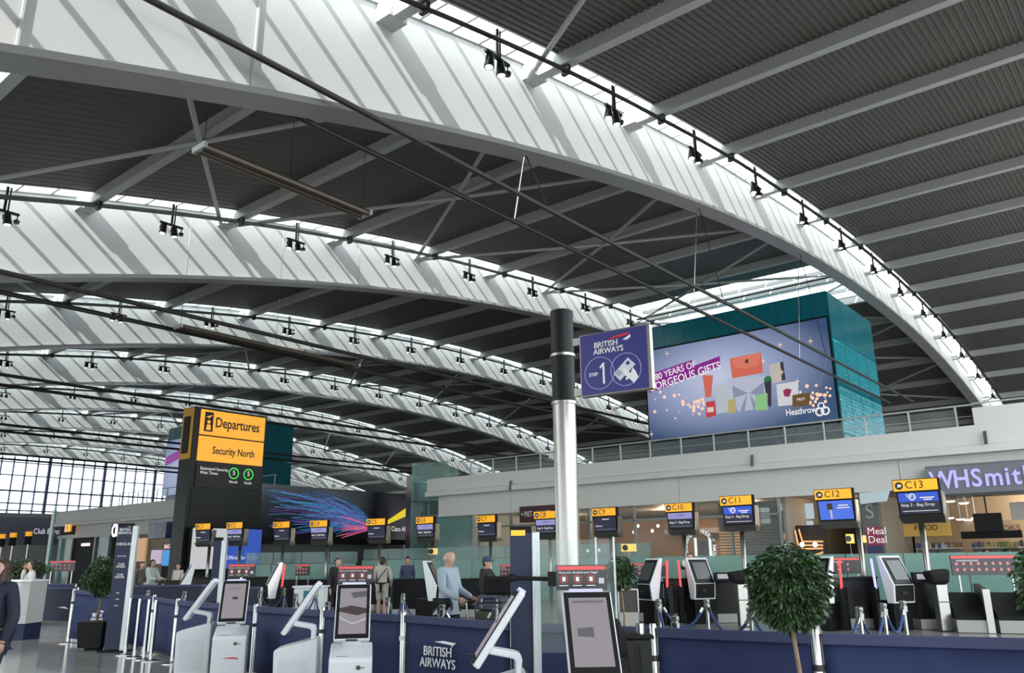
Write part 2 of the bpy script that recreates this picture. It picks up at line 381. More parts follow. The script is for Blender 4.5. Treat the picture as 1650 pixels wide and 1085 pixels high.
# ================================================================ retail frontage (plane x = 32), mezzanine above
FX = 32.0
def fy(px, py, x=FX): return at_x(px, py, x).y
wall_r = setting('wall_right')
BROWN = mat('brown_shop_wall', (0.16, 0.085, 0.05), 0.5, var=0.2, scale=2)
DKINT = mat('dark_shop_interior', (0.035, 0.028, 0.025), 0.6, var=0.2)
CREAM = mat('cream_shop_wall', (0.50, 0.40, 0.28), 0.6, var=0.1, scale=1)
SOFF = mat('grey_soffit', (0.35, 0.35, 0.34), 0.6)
Y0, Y1 = -16.0, 32.2
MB().prism([(FX-.45, 5.06), (FX-.45, 5.30), (FX-.30, 5.36), (FX-.30, 6.02), (FX+.5, 6.02), (FX+.5, 5.06)], Y0, Y1).build('balcony_band', WALLW, wall_r)
for a, b in ((Y0, 8.0), (8.02, 17.0), (17.02, 26.5), (26.52, 31.6)):
    MB().box(FX, FX+.25, a, b, 3.98, 5.06).build('fascia_panel', WALLW, wall_r)
MB().box(FX-.30, FX+.4, Y0, 5.3, 6.02, 6.62).build('raised_parapet', WALLW, wall_r)
MB().box(FX+.25, 66, Y0, Y1, 5.6, 5.88).build('mezzanine_slab', SOFF, wall_r)
MB().box(FX+.2, 44, Y0, Y1, 4.02, 4.10).build('shop_ceiling', mat('shop_ceiling_paint', (0.30, 0.26, 0.22), 0.6), wall_r)
MB().box(43.9, 44.1, Y0, Y1, 0, 4.02).build('shop_back_wall', BROWN, wall_r)
for y in (12.6, 9.6, 29.0, 32.0, -15.9): MB().box(FX+.4, 43.9, y-.08, y+.08, 0, 4.02).build('shop_side_wall', mat('shop_grey_wall', (0.33, 0.33, 0.31), 0.6), wall_r)
# glazing of the cafe: mullions, transom, panes
ys = [29.0, 26.6, 24.2, 21.8, 19.4, 17.0, 14.8, 12.7]
for y in ys: MB().box(FX+.1, FX+.25, y-.05, y+.05, 0, 3.98).build('mullion', mat('shopfront_frame', (0.20, 0.24, 0.24), 0.4, 0.3), wall_r)
for a, b in zip(ys, ys[1:]): MB().box(FX+.16, FX+.18, b+.05, a-.05, 0, 3.98).build('shopfront_pane', CLEAR, wall_r)
MB().box(FX+.1, FX+.25, 12.7, 29.0, 3.30, 3.38).build('transom', MATS['shopfront_frame'], wall_r)
# green glass corner bay between the corner post and the cafe
for a, b in ((31.9, 29.1),):
    for z0, z1 in ((0, 1.25), (1.27, 2.55), (2.57, 3.95)):
        MB().box(FX+.12, FX+.16, b, a, z0, z1).build('glass_panel', PALEGL, wall_r)
    MB().box(FX+.4, FX+.5, b, a, 0, 3.98).build('backing_wall', mat('pale_teal_wall', (0.36, 0.50, 0.48), 0.5), wall_r)
for y in (32.1, 29.05): MB().box(FX+.05, FX+.3, y-.09, y+.09, 0, 3.98).build('corner_post', STEEL_W, wall_r)
# corner glass box and screens on the mezzanine at the left end
MB().box(FX+.1, FX+.15, 31.0, 33.4, 4.9, 7.0).build('glass_panel', PALEGL, wall_r)
MB().box(FX-.3, FX+3.5, 33.4, 33.45, 0, 7.0).build('glass_panel', PALEGL, wall_r)
for z in (5.9, 4.9): MB().box(FX-.32, FX+3.5, 33.38, 33.42, z-.02, z+.02).build('glass_joint', DARK, wall_r)
# handrail
hr = thing('balcony_handrail', 'long pale steel handrail with posts on the mezzanine edge below the billboard', 'handrail')
MB().tube([(FX+.1, 5.32, 6.80), (FX+.1, 29.6, 6.80)], .035, 8).build('top_rail', STEEL_W, hr)
MB().tube([(FX+.1, 5.32, 6.40), (FX+.1, 29.6, 6.40)], .012, 6).build('mid_rail', STEEL_W, hr)
MB().tube([(FX-.1, Y0, 6.80), (FX-.1, 5.30, 6.80)], .03, 8).build('top_rail', STEEL_W, hr)
for i in range(16):
    y = 5.9 + i*1.56
    MB().box(FX+.07, FX+.13, y-.03, y+.03, 6.02, 6.79).build('post', STEEL_W, hr)
    if i < 15: MB().box(FX+.125, FX+.135, y+.06, y+1.50, 6.06, 6.70).build('glass_panel', CLEAR, hr)
# small fixings under the balcony edge
for i, (px, py) in enumerate(((1588, 705), (1212, 742), (823, 782))):
    p = at_x(px, py, FX-.45)
    tag(MB().prism([(p.x-.12, p.z-.24), (p.x-.02, p.z-.24), (p.x+.06, p.z+.22), (p.x-.02, p.z+.22)], p.y-.05, p.y+.05).build('wall_bracket', BRUSH), 'small grey bracket on the white balcony edge, %s' % ['right of the raised parapet', 'below the billboard', 'left of the steel column'][i], 'bracket')

# west side beyond the mezzanine: dark rear wall
MB().box(116, 116.3, -30, 142, 0, 16).build('rear_wall', mat('rear_wall_grey', (0.12, 0.12, 0.115), 0.7), setting('wall_back'))

# ================================================================ teal billboard boxes on the mezzanine
def teal_box(label, y0, y1, x0, x1, ztop, zbot=5.9, detail=True):
    t = thing('billboard_tower', label, 'billboard tower', (0, 0, 0))
    n = 8
    MB().box(x0+.3, x1-.3, y0+.3, y1-.3, zbot, ztop-.05).build('core', mat('tower_core', (0.01, 0.03, 0.04), 0.5), t)
    w = (y1-y0)/n
    for i in range(n):                           # cladding over and under the screen
        MB().box(x0, x0+.08, y0+w*i+.01, y0+w*(i+1)-.01, ztop-1.6, ztop).build('front_cladding', TEAL, t)
        MB().box(x0+.2, x0+.28, y0+w*i+.01, y0+w*(i+1)-.01, zbot, zbot+3.6).build('front_cladding', mat('dark_teal_glass', (0.004, 0.035, 0.05), 0.12, var=0.2, scale=.6), t)
    m_ = 4; w = (x1-x0)/m_; hz = (ztop-zbot)/4
    for j in range(4):
        for i in range(m_):
            p = MB().box(x0+w*i+.01, x0+w*(i+1)-.01, y0-.08, y0, zbot+hz*j+.01, zbot+hz*(j+1)-.01).build('side_panel', TEAL, t)
            if detail and j < 3:                 # perforated scales
                mb = MB(); rr = random.Random(i*7+j)
                for a in range(12):
                    for b in range(12):
                        xx = x0 + w*i + .06 + (a + .5*(b % 2))*(w-.2)/12; zz = zbot + hz*j + .06 + b*(hz-.1)/12
                        d = rr.uniform(.06, .16)
                        mb.add([(xx, y0-.082, zz), (xx+.09, y0-.082-d*.6, zz+.02), (xx+.05, y0-.082, zz+.24)], [(0, 1, 2)])
                tag(mb.build('scales', mat('teal_scale', (0.03, 0.30, 0.36), 0.25), p), kind='stuff')
    MB().box(x0, x1, y0, y1, ztop, ztop+.06).build('roof_cap', TEAL, t)
    return t
teal_box('large teal tower carrying the gift billboard above the balcony', 15.40, 28.6, 50.0, 59.0, 17.85)
teal_box('distant narrow teal tower behind the yellow departures sign', 83.4, 96.6, 50.0, 59.0, 17.9, zbot=0, detail=False)
bb = thing('gift_billboard', 'huge lit screen with perfume gifts and an orange handbag', 'billboard', (49.9, 0, 0), math.radians(-90))
# local x = -world y, z up
BW, BE = -28.5, -15.5; BB, BT = 9.72, 16.15
def grad_screen(name, c_in, c_mid, c_out, es):
    M = bpy.data.materials.new(name); M.use_nodes = True; nt = M.node_tree; b = nt.nodes['Principled BSDF']
    tc = nt.nodes.new('ShaderNodeTexCoord'); mp = nt.nodes.new('ShaderNodeVectorMath'); mp.operation = 'SUBTRACT'; mp.inputs[1].default_value = (.42, .5, .58)
    ms = nt.nodes.new('ShaderNodeVectorMath'); ms.operation = 'MULTIPLY'; ms.inputs[1].default_value = (1.35, 0, 1.25)
    ln = nt.nodes.new('ShaderNodeVectorMath'); ln.operation = 'LENGTH'; cr = nt.nodes.new('ShaderNodeValToRGB')
    nt.links.new(tc.outputs['Generated'], mp.inputs[0]); nt.links.new(mp.outputs[0], ms.inputs[0]); nt.links.new(ms.outputs[0], ln.inputs[0]); nt.links.new(ln.outputs['Value'], cr.inputs[0])
    el = cr.color_ramp.elements; el[0].color = (*c_in, 1); el[1].color = (*c_out, 1); el[1].position = .85; e = el.new(.42); e.color = (*c_mid, 1)
    b.inputs['Base Color'].default_value = (0.02, 0.02, 0.02, 1); b.inputs['Roughness'].default_value = 0.35
    nt.links.new(cr.outputs[0], b.inputs['Emission Color']); b.inputs['Emission Strength'].default_value = es
    return M
MB().box(BW-.1, BE+.1, 0.0, .06, BB-.12, BT+.12).build('frame', MATTE, bb)
MB().box(BW, BE, -.03, 0, BB, BT).build('screen', grad_screen('gift_screen', (0.62, 0.66, 0.86), (0.32, 0.38, 0.60), (0.035, 0.08, 0.19), .75), bb)
def em(name, c, es=.7): return mat('screen_' + name, (0.02, 0.02, 0.02), 0.5, var=0, emit=c, es=es)
def B(px, py):                                   # billboard picture point in its own local x, z
    p = at_x(px, py, 49.87); return (-p.y, p.z)
def pic(name, pts, m, lay=1): 
    q = [B(*p) for p in pts]; return MB().prism(q, -.03-.006*lay, -.024-.006*lay).build(name, m, bb)
pic('caption_strip', [(1054, 601), (1116, 580), (1116, 594), (1054, 616)], em('purple', (0.28, 0.01, 0.30)), 1)
pic('caption_strip', [(1046, 617), (1160, 574), (1160, 590), (1046, 634)], em('purple', (0.28, 0.01, 0.30)), 1)
a = B(1056, 609); text('caption', '80 YEARS OF', .66, a[0], a[1], -.05, em('white', (1, 1, 1)), bb, bold=.012, rot=(math.radians(-8.5), 0), ext=.002, sx=.86)
a = B(1046, 627); text('caption', 'GORGEOUS GIFTS', .80, a[0], a[1], -.05, em('white', (1, 1, 1)), bb, bold=.012, rot=(math.radians(-8.5), 0), ext=.002, sx=.86)
pic('handbag', [(1180, 610), (1176, 578), (1226, 568), (1230, 601)], em('coral', (0.75, 0.16, 0.10)), 2)
pic('bag_flap', [(1178, 579), (1225, 569), (1222, 588), (1203, 594), (1184, 592)], em('coral2', (0.85, 0.22, 0.15)), 3)
pic('bag_clasp', [(1201, 580), (1206, 579), (1206, 585), (1201, 586)], em('clasp', (0.05, 0.05, 0.03)), 4)
pic('gift_tube', [(1132, 605), (1149, 605), (1146, 640), (1137, 641)], em('coral', (0.75, 0.16, 0.10)), 2)
pic('perfume_box', [(1152, 621), (1181, 618), (1181, 663), (1155, 667)], em('paleblue', (0.55, 0.60, 0.68)), 2)
pic('gift_box', [(1170, 612), (1236, 606), (1240, 656), (1190, 664)], em('pearl', (0.55, 0.58, 0.72)), 2)
for q in (((1180, 622), (1206, 634), (1182, 642)), ((1230, 616), (1208, 634), (1232, 640)), ((1204, 634), (1192, 664), (1200, 664)), ((1208, 634), (1214, 660), (1222, 658))):
    pic('ribbon', list(q), em('ribbon', (0.28, 0.33, 0.47)), 3)
pic('red_candle', [(1138, 648), (1152, 646), (1154, 670), (1138, 674)], em('red', (0.60, 0.05, 0.06)), 3)
pic('candle_label', [(1140, 657), (1150, 656), (1150, 664), (1140, 665)], em('cream', (0.8, 0.75, 0.7)), 4)
pic('gold_perfume', [(1173, 645), (1186, 643), (1186, 665), (1174, 667)], em('gold', (0.55, 0.45, 0.18)), 3)
pic('green_box', [(1217, 637), (1237, 634), (1237, 661), (1217, 662)], em('green', (0.30, 0.62, 0.28)), 4)
pic('cosmetic', [(1231, 616), (1243, 614), (1243, 655), (1238, 656)], em('darkbox', (0.03, 0.03, 0.05)), 3)
pic('green_cap', [(1231, 610), (1236, 606), (1242, 607), (1244, 614), (1232, 616)], em('dkgreen', (0.02, 0.20, 0.06)), 4)
pic('dark_box', [(1239, 588), (1260, 583), (1264, 614), (1244, 618)], em('beige', (0.62, 0.55, 0.50)), 1)
pic('box_edge', [(1257, 584), (1262, 583), (1266, 612), (1260, 614)], em('darkbox', (0.03, 0.03, 0.05)), 2)
pic('white_box', [(1251, 620), (1286, 614), (1287, 652), (1254, 655)], em('whitebox', (0.75, 0.75, 0.78)), 3)
pic('lips', [(1262, 630), (1268, 626), (1276, 628), (1272, 640), (1264, 639)], em('lips', (0.35, 0.02, 0.10)), 4)
pic('brown_box', [(1277, 637), (1306, 633), (1304, 654), (1277, 656)], em('brownbox', (0.16, 0.08, 0.02)), 4)
a = B(1291, 644); text('box_mark', 'PRET', .24, a[0], a[1], -.07, em('white', (1, 1, 1)), bb, 'CENTER')
a = B(1291, 663); text('airport_name', 'Heathrow', .56, a[0], a[1], -.06, em('white', (1, 1, 1)), bb, 'CENTER', sx=.85, bold=.012)
for (px, py, r) in ((1323, 654, .22), (1321, 664, .28), (1330, 662, .28)):
    q = B(px, py); MB().disc(q, r, -.045, 18, r*.62).build('emblem_ring', em('white', (1, 1, 1)), bb)
rr = random.Random(3)
mb = MB()
for i in range(70):
    px = rr.choice((rr.uniform(1050, 1135), rr.uniform(1285, 1338))); py = 655 + rr.gauss(0, 9) - (px-1044)*.06
    q = B(px, py); r = rr.uniform(.04, .14); mb.disc(q, r, -.034 - .0001*i, 8)
for (px, py) in ((1075, 570), (1257, 556), (1306, 550), (1230, 582), (1260, 600), (1285, 615), (1050, 700)):
    q = B(px, py); mb.prism([(q[0]-.22, q[1]), (q[0], q[1]+.03), (q[0]+.22, q[1]), (q[0], q[1]-.03)], -.05, -.045); mb.prism([(q[0], q[1]-.24), (q[0]+.03, q[1]), (q[0], q[1]+.24), (q[0]-.03, q[1])], -.05, -.045)
tag(mb.build('sparkles', em('bokeh', (1.0, 0.62, 0.45), .9), bb), kind='stuff')

# second, far gift screen on the distant tower
fb = thing('far_billboard', 'small distant pale screen edge with purple strip left of the departures sign', 'billboard', (49.85, 0, 0), math.radians(-90))
MB().box(-96.4, -83.6, -.04, .1, 9.7, 16.4).build('screen', grad_screen('far_screen', (0.50, 0.54, 0.74), (0.30, 0.36, 0.58), (0.10, 0.16, 0.32), .7), fb)
MB().prism([(-96.2, 13.3), (-92.4, 14.1), (-92.4, 15.2), (-96.2, 14.4)], -.06, -.04).build('caption_strip', em('purple', (0.28, 0.01, 0.30)), fb)

# ================================================================ departures totem and the dark advertising wall (plane y = 40)
TY = 40.0
tt = thing('departures_totem', 'tall dark totem with yellow Departures and Security North panels', 'sign totem', (0, 0, 0))
TX0, TX1, TZ = 22.25, 26.45, 9.78
CHAR = mat('charcoal_cladding', (0.013, 0.0145, 0.0145), 0.45, var=0.1, scale=1, spec=0.25)
MB().box(TX0-.2, TX1, TY, TY+1.2, 0, TZ).build('body', CHAR, tt)
MB().box(TX0-.25, TX0-.2, TY+.08, TY+1.12, 7.0, TZ-.05).build('side_yellow_panel', mat('gold_reflective', (0.45, 0.25, 0.03), 0.2, emit=(.6, .3, .02), es=.15), tt)
MB().box(TX0-.30, TX0-.25, TY+.3, TY+.9, 7.3, TZ-.5).build('side_pictogram', BLACK, tt)
for z0, z1 in ((8.32, TZ-.12), (6.92, 8.24)):
    MB().box(TX0+.12, TX1-.12, TY-.06, TY, z0, z1).build('yellow_panel', YEL, tt)
MB().box(TX0+.12, TX1-.12, TY-.06, TY, 5.55, 6.84).build('black_panel', BLACK, tt)
MB().box(TX0, TX1, TY-.04, TY, 4.0, 5.5).build('cladding_panel', CHAR, tt)
text('lettering', 'Departures', .76, TX0+.98, 9.02, TY-.07, KTXT, tt, bold=.016, sx=.78, ext=.004)
text('lettering', 'Security North', .56, TX0+.95, 7.52, TY-.07, KTXT, tt, bold=.016, sx=.76, ext=.004)
MB().box(TX0+.35, TX0+.85, TY-.07, TY-.06, 8.5, 9.55).build('pictogram_plate', BLACK, tt)
MB().prism([(TX0+.42, 9.28), (TX0+.80, 9.42), (TX0+.60, 9.22)], TY-.08, TY-.07).build('plane_pictogram', YEL, tt)
MB().disc((TX0+.60, 9.02), .10, TY-.072, 12).build('person_pictogram', YEL, tt)
MB().prism([(TX0+.46, 8.58), (TX0+.74, 8.58), (TX0+.70, 8.88), (TX0+.50, 8.88)], TY-.08, TY-.07).build('person_pictogram', YEL, tt)
text('lettering', 'Estimated Security\nWait Times', .22, TX0+.35, 6.42, TY-.07, em('white', (1, 1, 1)), tt)
GRN = em('wait_green', (0.05, 0.8, 0.08), 1.0)
for cx, nm in ((2.35, 'North'), (3.25, 'South')):
    MB().disc((TX0+cx, 6.40), .31, TY-.062, 24, .25).build('green_ring', GRN, tt)
    text('digit', '5', .36, TX0+cx, 6.42, TY-.07, em('white', (1, 1, 1)), tt, 'CENTER')
    text('lettering', nm, .20, TX0+cx, 5.93, TY-.07, em('white', (1, 1, 1)), tt, 'CENTER')
# white/blue phone advert at the totem foot
ad = thing('phone_advert', 'lit white and blue advert screen at the foot of the departures totem', 'advert screen', (0, 0, 0))
p0 = at_y(311, 851, TY-.5); p1 = at_y(422, 851, TY-.5)
MB().box(p0.x-.05, p1.x+.05, TY-.5, TY-.3, 1.35, p0.z+.1).build('frame', MATTE, ad)
xm = p0.x + (p1.x-p0.x)*.50
MB().box(p0.x, xm, TY-.54, TY-.5, 1.4, p0.z).build('picture', em('adwhite', (0.80, 0.80, 0.82), .6), ad)
MB().box(xm, p1.x, TY-.54, TY-.5, 1.4, p0.z).build('picture', em('adblue', (0.03, 0.10, 0.55), .7), ad)
text('lettering', 'Official for 11 Pro', .26, p1.x-.15, 1.95, TY-.56, em('white', (1, 1, 1)), ad, 'RIGHT')
# dark advertising wall with light streaks
dw = thing('streak_billboard', 'long dark billboard with blue and magenta light streaks above the far desks', 'billboard', (0, 0, 0))
AX0, AX1 = TX1+.05, 37.8
MB().prism([(AX0, 3.05), (AX1, 3.05), (AX1, 6.0), (AX0, 6.0)], TY+.2, TY+.5).build('panel', mat('ink_panel', (0.010, 0.012, 0.022), 0.25, var=0.1), dw)
MB().box(AX0, AX1, TY+.1, TY+.5, 2.75, 3.05).build('bottom_edge', MATTE, dw)
MB().box(AX0, AX1, TY+.5, TY+.7, 0, 2.75).build('rear_panel', mat('green_grey_panel', (0.10, 0.11, 0.10), 0.5), dw)
MB().box(AX0, AX1, TY+.5, TY+.7, 2.75, 6.0).build('rear_panel', MATTE, dw)
rr = random.Random(11)
fx, fz = AX0 + 8.6, 3.75
strk = [('blue', (0.02, 0.16, 0.42), .7), ('cyan', (0.06, 0.32, 0.60), .7), ('violet', (0.20, 0.06, 0.40), .6), ('magenta', (0.60, 0.03, 0.35), .8), ('orange', (0.80, 0.30, 0.12), .8)]
groups = {n: MB() for n, _, _ in strk}
for i in range(120):
    far = rr.uniform(0, 1); n_ = rr.choice(('blue', 'blue', 'blue', 'cyan', 'cyan', 'violet'))
    L = rr.uniform(3, 8.3); zr = fz + rr.uniform(-.55, 1.9); rise = rr.uniform(0, .5); pts = []
    t0 = rr.uniform(.12, .4)
    for s in range(9):
        u = t0 + (1-t0)*s/8
        x = fx - L*u; z = fz + (zr-fz)*u**.8 + rise*math.sin(math.pi*u*.9) + .04*math.sin(9*u+i)
        pts.append((min(max(x, AX0+.05), AX1), TY+.17, min(max(z, 3.1), 5.9)))
    groups[n_].tube(pts, .014, 4)
for i in range(46):
    n_ = rr.choice(('magenta', 'magenta', 'orange', 'violet')); L = rr.uniform(1.0, 3.2); a = rr.uniform(-.35, .38)
    p2 = (fx - L, TY+.16, min(max(fz + L*a*rr.uniform(.4, 1), 3.1), 5.8)); groups[n_].tube([(fx, TY+.16, fz), p2], .014, 4)
for n_, c, e in strk: tag(groups[n_].build('light_streaks', em('streak_' + n_, c, e), dw), kind='stuff')
MB().prism([(fx+.2, 3.85), (fx+.3, 3.78), (AX1-.05, 4.6), (AX1-.05, 5.15)], TY+.15, TY+.2).build('yellow_beam', em('beam', (0.85, 0.65, 0.02), .8), dw)
text('lettering', 'Cisco AI.', .44, AX1-.12, 3.72, TY+.14, em('white', (1, 1, 1)), dw, 'RIGHT', sx=.8)
# dark post and glass fin at the frontage corner
cp = thing('corner_post', 'tall dark post with glass fin at the end of the white frontage', 'post', (0, 0, 0))
p = at_y(672, 900, 38.0)
MB().box(p.x-.55, p.x+.25, 38, 38.5, 0, 7.0).build('post', mat('dark_post', (0.03, 0.032, 0.042), 0.3), cp)
MB().box(p.x-.60, p.x-.55, 37.9, 38.5, 0, 7.0).build('edge_trim', BRUSH, cp)
MB().box(p.x+.9, p.x+1.0, 38, 38.5, 0, 5.5).build('fin_post', BRUSH, cp)

# ================================================================ far shops left of the totem
wl = setting('wall_far')
YA, YB = 47.0, 80.5
MB().prism([(FX-.45, 5.06), (FX-.45, 5.30), (FX-.30, 5.36), (FX-.30, 6.4), (FX+.5, 6.4), (FX+.5, 5.06)], YA, YB).build('balcony_band', WALLW, wl)
MB().box(FX, FX+.25, YA, YB-4, 4.0, 5.06).build('fascia_panel', WALLW, wl)
MB().box(FX+.25, 46, YA, YB, 5.5, 5.88).build('mezzanine_slab', SOFF, wl)
MB().box(43, 43.2, YA, YB+20, 0, 5.5).build('shop_back_wall', DKINT, wl)
for y in (YA, 54.0, 60.5, 67.5, 72.8, YB): MB().box(FX+.3, 43, y-.1, y+.1, 0, 5.06).build('shop_side_wall', MATS['shop_grey_wall'], wl)
MB().box(FX+.25, FX+.3, 72.8, 77.1, 0, 4.0).build('black_shop_front', MATTE, wl)
MB().box(FX+.25, FX+.3, 77.3, 80.2, 0, 4.0).build('glass_panel', PALEGL, wl)
MB().box(FX+.1, FX+.25, 76.4, 80.4, 4.0, 4.3).build('fascia_panel', WALLW, wl)
MB().box(FX+.25, FX+.3, 70.4, 72.6, 0, 4.0).build('pale_panel', PALEGL, wl)
for y in (72.7, 70.2, 66.8, 77.2, 63.5, 57.2): MB().box(FX+.1, FX+.35, y-.12, y+.12, 0, 4.0).build('door_post', STEEL_W, wl)
MB().box(FX-.4, FX-.2, YB-.1, YB+.5, 0, 6.6).build('end_glass_fin', GREENGL, wl)
MB().box(FX-.2, FX+1.5, YB-3.6, YB, 5.1, 6.3).build('glass_panel', PALEGL, wl)
lr = thing('far_handrail', 'thin distant handrail above the left shops in front of the bright window', 'handrail')
MB().tube([(FX+.1, YA, 7.4), (FX+.1, 72.0, 7.4)], .03, 6).build('top_rail', STEEL_W, lr)
for i in range(16): MB().box(FX+.07, FX+.13, YA+.1+i*1.57-.03, YA+.1+i*1.57+.03, 6.4, 7.4).build('post', STEEL_W, lr)
def flat_sign(name, label, cat, px0, py0, px1, py1, x, m, depth=.15, kind='sign'):
    a, b = at_x(px0, py0, x), at_x(px1, py1, x)
    t = thing(name, label, cat, (x, a.y, 0), math.radians(-90))
    w = a.y - b.y
    MB().box(0, w, 0, depth, b.z, a.z).build('panel', m, t)
    return t, w, a.z, b.z
t, w, zt, zb = flat_sign('shop_sign', 'dark shop sign with glowing white double loop left of the CHECK-IN board', 'sign', 180, 846, 197, 864, FX-.3, MATTE)
for dx in (.32, .62): MB().disc((w*dx, (zt+zb)/2), w*.26, -.01, 18, w*.14).build('loop', em('violetwhite', (0.9, 0.75, 1.0), 1.5), t)
t, w, zt, zb = flat_sign('globe_sign', 'blue shop sign with white globe outline beside the dark totem', 'sign', 240, 843, 266, 867, FX-.8, mat('slate_blue', (0.07, 0.10, 0.20), 0.4), .8)
for r in (.34, .24, .12): MB().disc((w*.28, (zt+zb)/2-.05), w*r*.55, -.01, 16, w*r*.55-.04).build('globe_line', LTXT, t)
text('lettering', 'MOBILE\nSTORE', .24, w*.60, (zt+zb)/2, -.02, LTXT, t)
t, w, zt, zb = flat_sign('gate_sign', 'small yellow gate sign hanging over the far left shop', 'sign', 105, 846, 112, 857, FX-.7, YEL)
text('lettering', 'B', .5, w*.5, (zt+zb)/2, -.02, KTXT, t, 'CENTER')
t, w, zt, zb = flat_sign('lit_shop_sign', 'small glowing pink sign on the black shopfront behind the small tree', 'sign', 131, 876, 142, 880, FX+.1, em('pinkwhite', (1.0, 0.7, 0.65), 1.2))
t, w, zt, zb = flat_sign('bags_sign', 'brown lit sign reading BAG above the blue panel by the totem', 'sign', 262, 874, 277, 892, FX-.2, mat('brown_sign', (0.10, 0.03, 0.02), 0.5))
text('lettering', 'BAG', .42, w*.5, zt-.35, -.02, em('pinkwhite', (1.0, 0.7, 0.65), 1.2), t, 'CENTER')
t, w, zt, zb = flat_sign('pink_poster', 'pale pink standing poster inside the far shop entrance', 'poster', 244, 887, 257, 909, FX-.4, em('pinkposter', (0.70, 0.55, 0.75), .6))
t, w, zt, zb = flat_sign('blue_poster', 'bright blue standing poster right of the pink poster', 'poster', 263, 887, 275, 912, FX-.5, em('blueposter', (0.02, 0.30, 0.75), .8))
MB().box(0, w, .01, .05, 0, zb).build('stand', MATTE, t)
t, w, zt, zb = flat_sign('warm_display', 'warm glowing shop display behind the CHECK-IN board', 'display', 220, 868, 231, 905, FX-.2, em('warm', (0.75, 0.42, 0.20), .6))
# lounge band far left
cb = thing('lounge_sign', 'long slate sign band with pale lettering at the far left', 'sign', at_y(-12, 905, 88.0) * 1, math.radians(-14))
cb.location.z = 0
SL = mat('slate_band', (0.20, 0.21, 0.28), 0.5, var=0.05)
MB().box(0, 9.8, 0, .4, 3.6, 6.2).build('band', SL, cb)
MB().box(0, 9.8, .05, .4, 0, 3.6).build('lower_wall', mat('pale_grey_wall', (0.45, 0.46, 0.44), 0.6), cb)
MB().box(-.2, 10.0, -.1, .4, 6.2, 6.6).build('top_cap', SOFF, cb)
for i in range(6): MB().box(.8+i*1.7, .9+i*1.7, -.02, .05, 0, 3.5).build('panel_joint', STEEL_W, cb)
text('lettering', 'Club Europe  |  Club World', .74, 3.0, 4.9, -.05, em('softwhite', (0.9, 0.85, 1.0), .6), cb, sx=.72)

# ================================================================ shop contents behind the glass
def shop_panel(name, label, cat, px0, py0, px1, py1, x, m, depth=.1):
    return flat_sign(name, label, cat, px0, py0, px1, py1, x, m, depth)
t, w, zt, zb = flat_sign('cafe_sign', 'dark maroon cafe sign with white letters behind the C8 display', 'sign', 837, 817, 894, 840, FX-.4, mat('maroon_sign', (0.06, 0.012, 0.02), 0.5), .25)
MB().prism([(.10, (zt+zb)/2+.02), (.16, (zt+zb)/2+.08), (.22, (zt+zb)/2+.02), (.16, (zt+zb)/2-.04)], -.01, 0).build('star', LTXT, t)
text('lettering', 'PRET A MANGER', .36, .30, (zt+zb)/2, -.02, LTXT, t, sx=.62)
# cafe interior: counter, brown panel, menu band, pendant lamps
ci = thing('cafe_counter', 'long dark cafe counter behind the shop glass', 'counter', (37.5, 28.6, 0), math.radians(-90))
MB().box(0, 14.5, 0, .8, 0, 1.1).build('body', BROWN, ci); MB().box(-.05, 14.55, -.05, .85, 1.1, 1.15).build('top', CREAM, ci)
cm = thing('cafe_menu_wall', 'brown cafe wall with pale ceiling strip behind the steel column', 'wall panel', (41.0, 28.6, 0), math.radians(-90))
MB().box(0, 7.0, 0, .2, 1.4, 3.9).build('brown_panel', mat('wood_brown', (0.30, 0.15, 0.08), 0.5, var=.2), cm)
MB().box(7.1, 9.0, 0, .2, 0, 3.9).build('orange_pillar', mat('copper_wood', (0.34, 0.15, 0.06), 0.45, var=.15), cm)
MB().box(9.1, 14.4, 0, .2, 1.2, 2.9).build('dark_opening', DKINT, cm)
MB().box(6.5, 15.5, -1.4, -1.3, 2.95, 3.2).build('soffit_band', mat('taupe_soffit', (0.40, 0.32, 0.28), 0.6), cm)
for i, (px, py) in enumerate(((1021, 858), (1051, 856), (947, 888), (965, 887), (985, 887), (1060, 848), (1028, 848))):
    p = at_x(px, py, 36.0)
    t = thing('pendant_lamp', 'small glowing round cafe lamp inside the shop glass, %s from the left' % ['fourth', 'sixth', 'first', 'second', 'third', 'seventh', 'fifth'][i], 'lamp', p, 0, 'cafe lamps')
    MB().lathe([(.02, .08), (.06, .05), (.075, 0), (.05, -.06), (.01, -.075)], n=10).build('bulb', LAMP, t, True)
    MB().tube([(0, 0, .07), (0, 0, 4.0-p.z)], .008, 5).build('cord', DARK, t)
# ring sign
p = at_x(1128, 883, FX+.5)
rg = thing('ring_sign', 'round illuminated sign of white letters around a circle inside the cafe glass', 'sign', p, math.radians(-90))
RW = em('ringwhite', (0.95, 0.97, 1.0), 1.0)
MB().disc((0, 0), .70, .02, 40, .62).build('ring', mat('clear_ring', (0.08, 0.08, 0.08), 0.3), rg)
for i, ch in enumerate('ORGANIC COFFEE * NATURAL FOOD *'):
    if ch == ' ': continue
    a = math.radians(200 - i*360/31)
    text('letter', ch, .21, .66*math.cos(a), .66*math.sin(a), 0, RW, rg, 'CENTER', bold=.03, rot=(math.pi/2 - a, 0))
MB().box(-.02, .02, .03, .05, .7, 3.98-p.z).build('hanger', DARK, rg)
for dx in (-.34, .34): MB().box(dx-.05, dx+.05, .25, .3, -.35, .42).build('glow_bar', RW, rg)
MB().box(-.30, .32, .3, .34, -.40, .30).build('menu_plate', mat('menu_grey', (0.10, 0.08, 0.09), 0.5), rg)
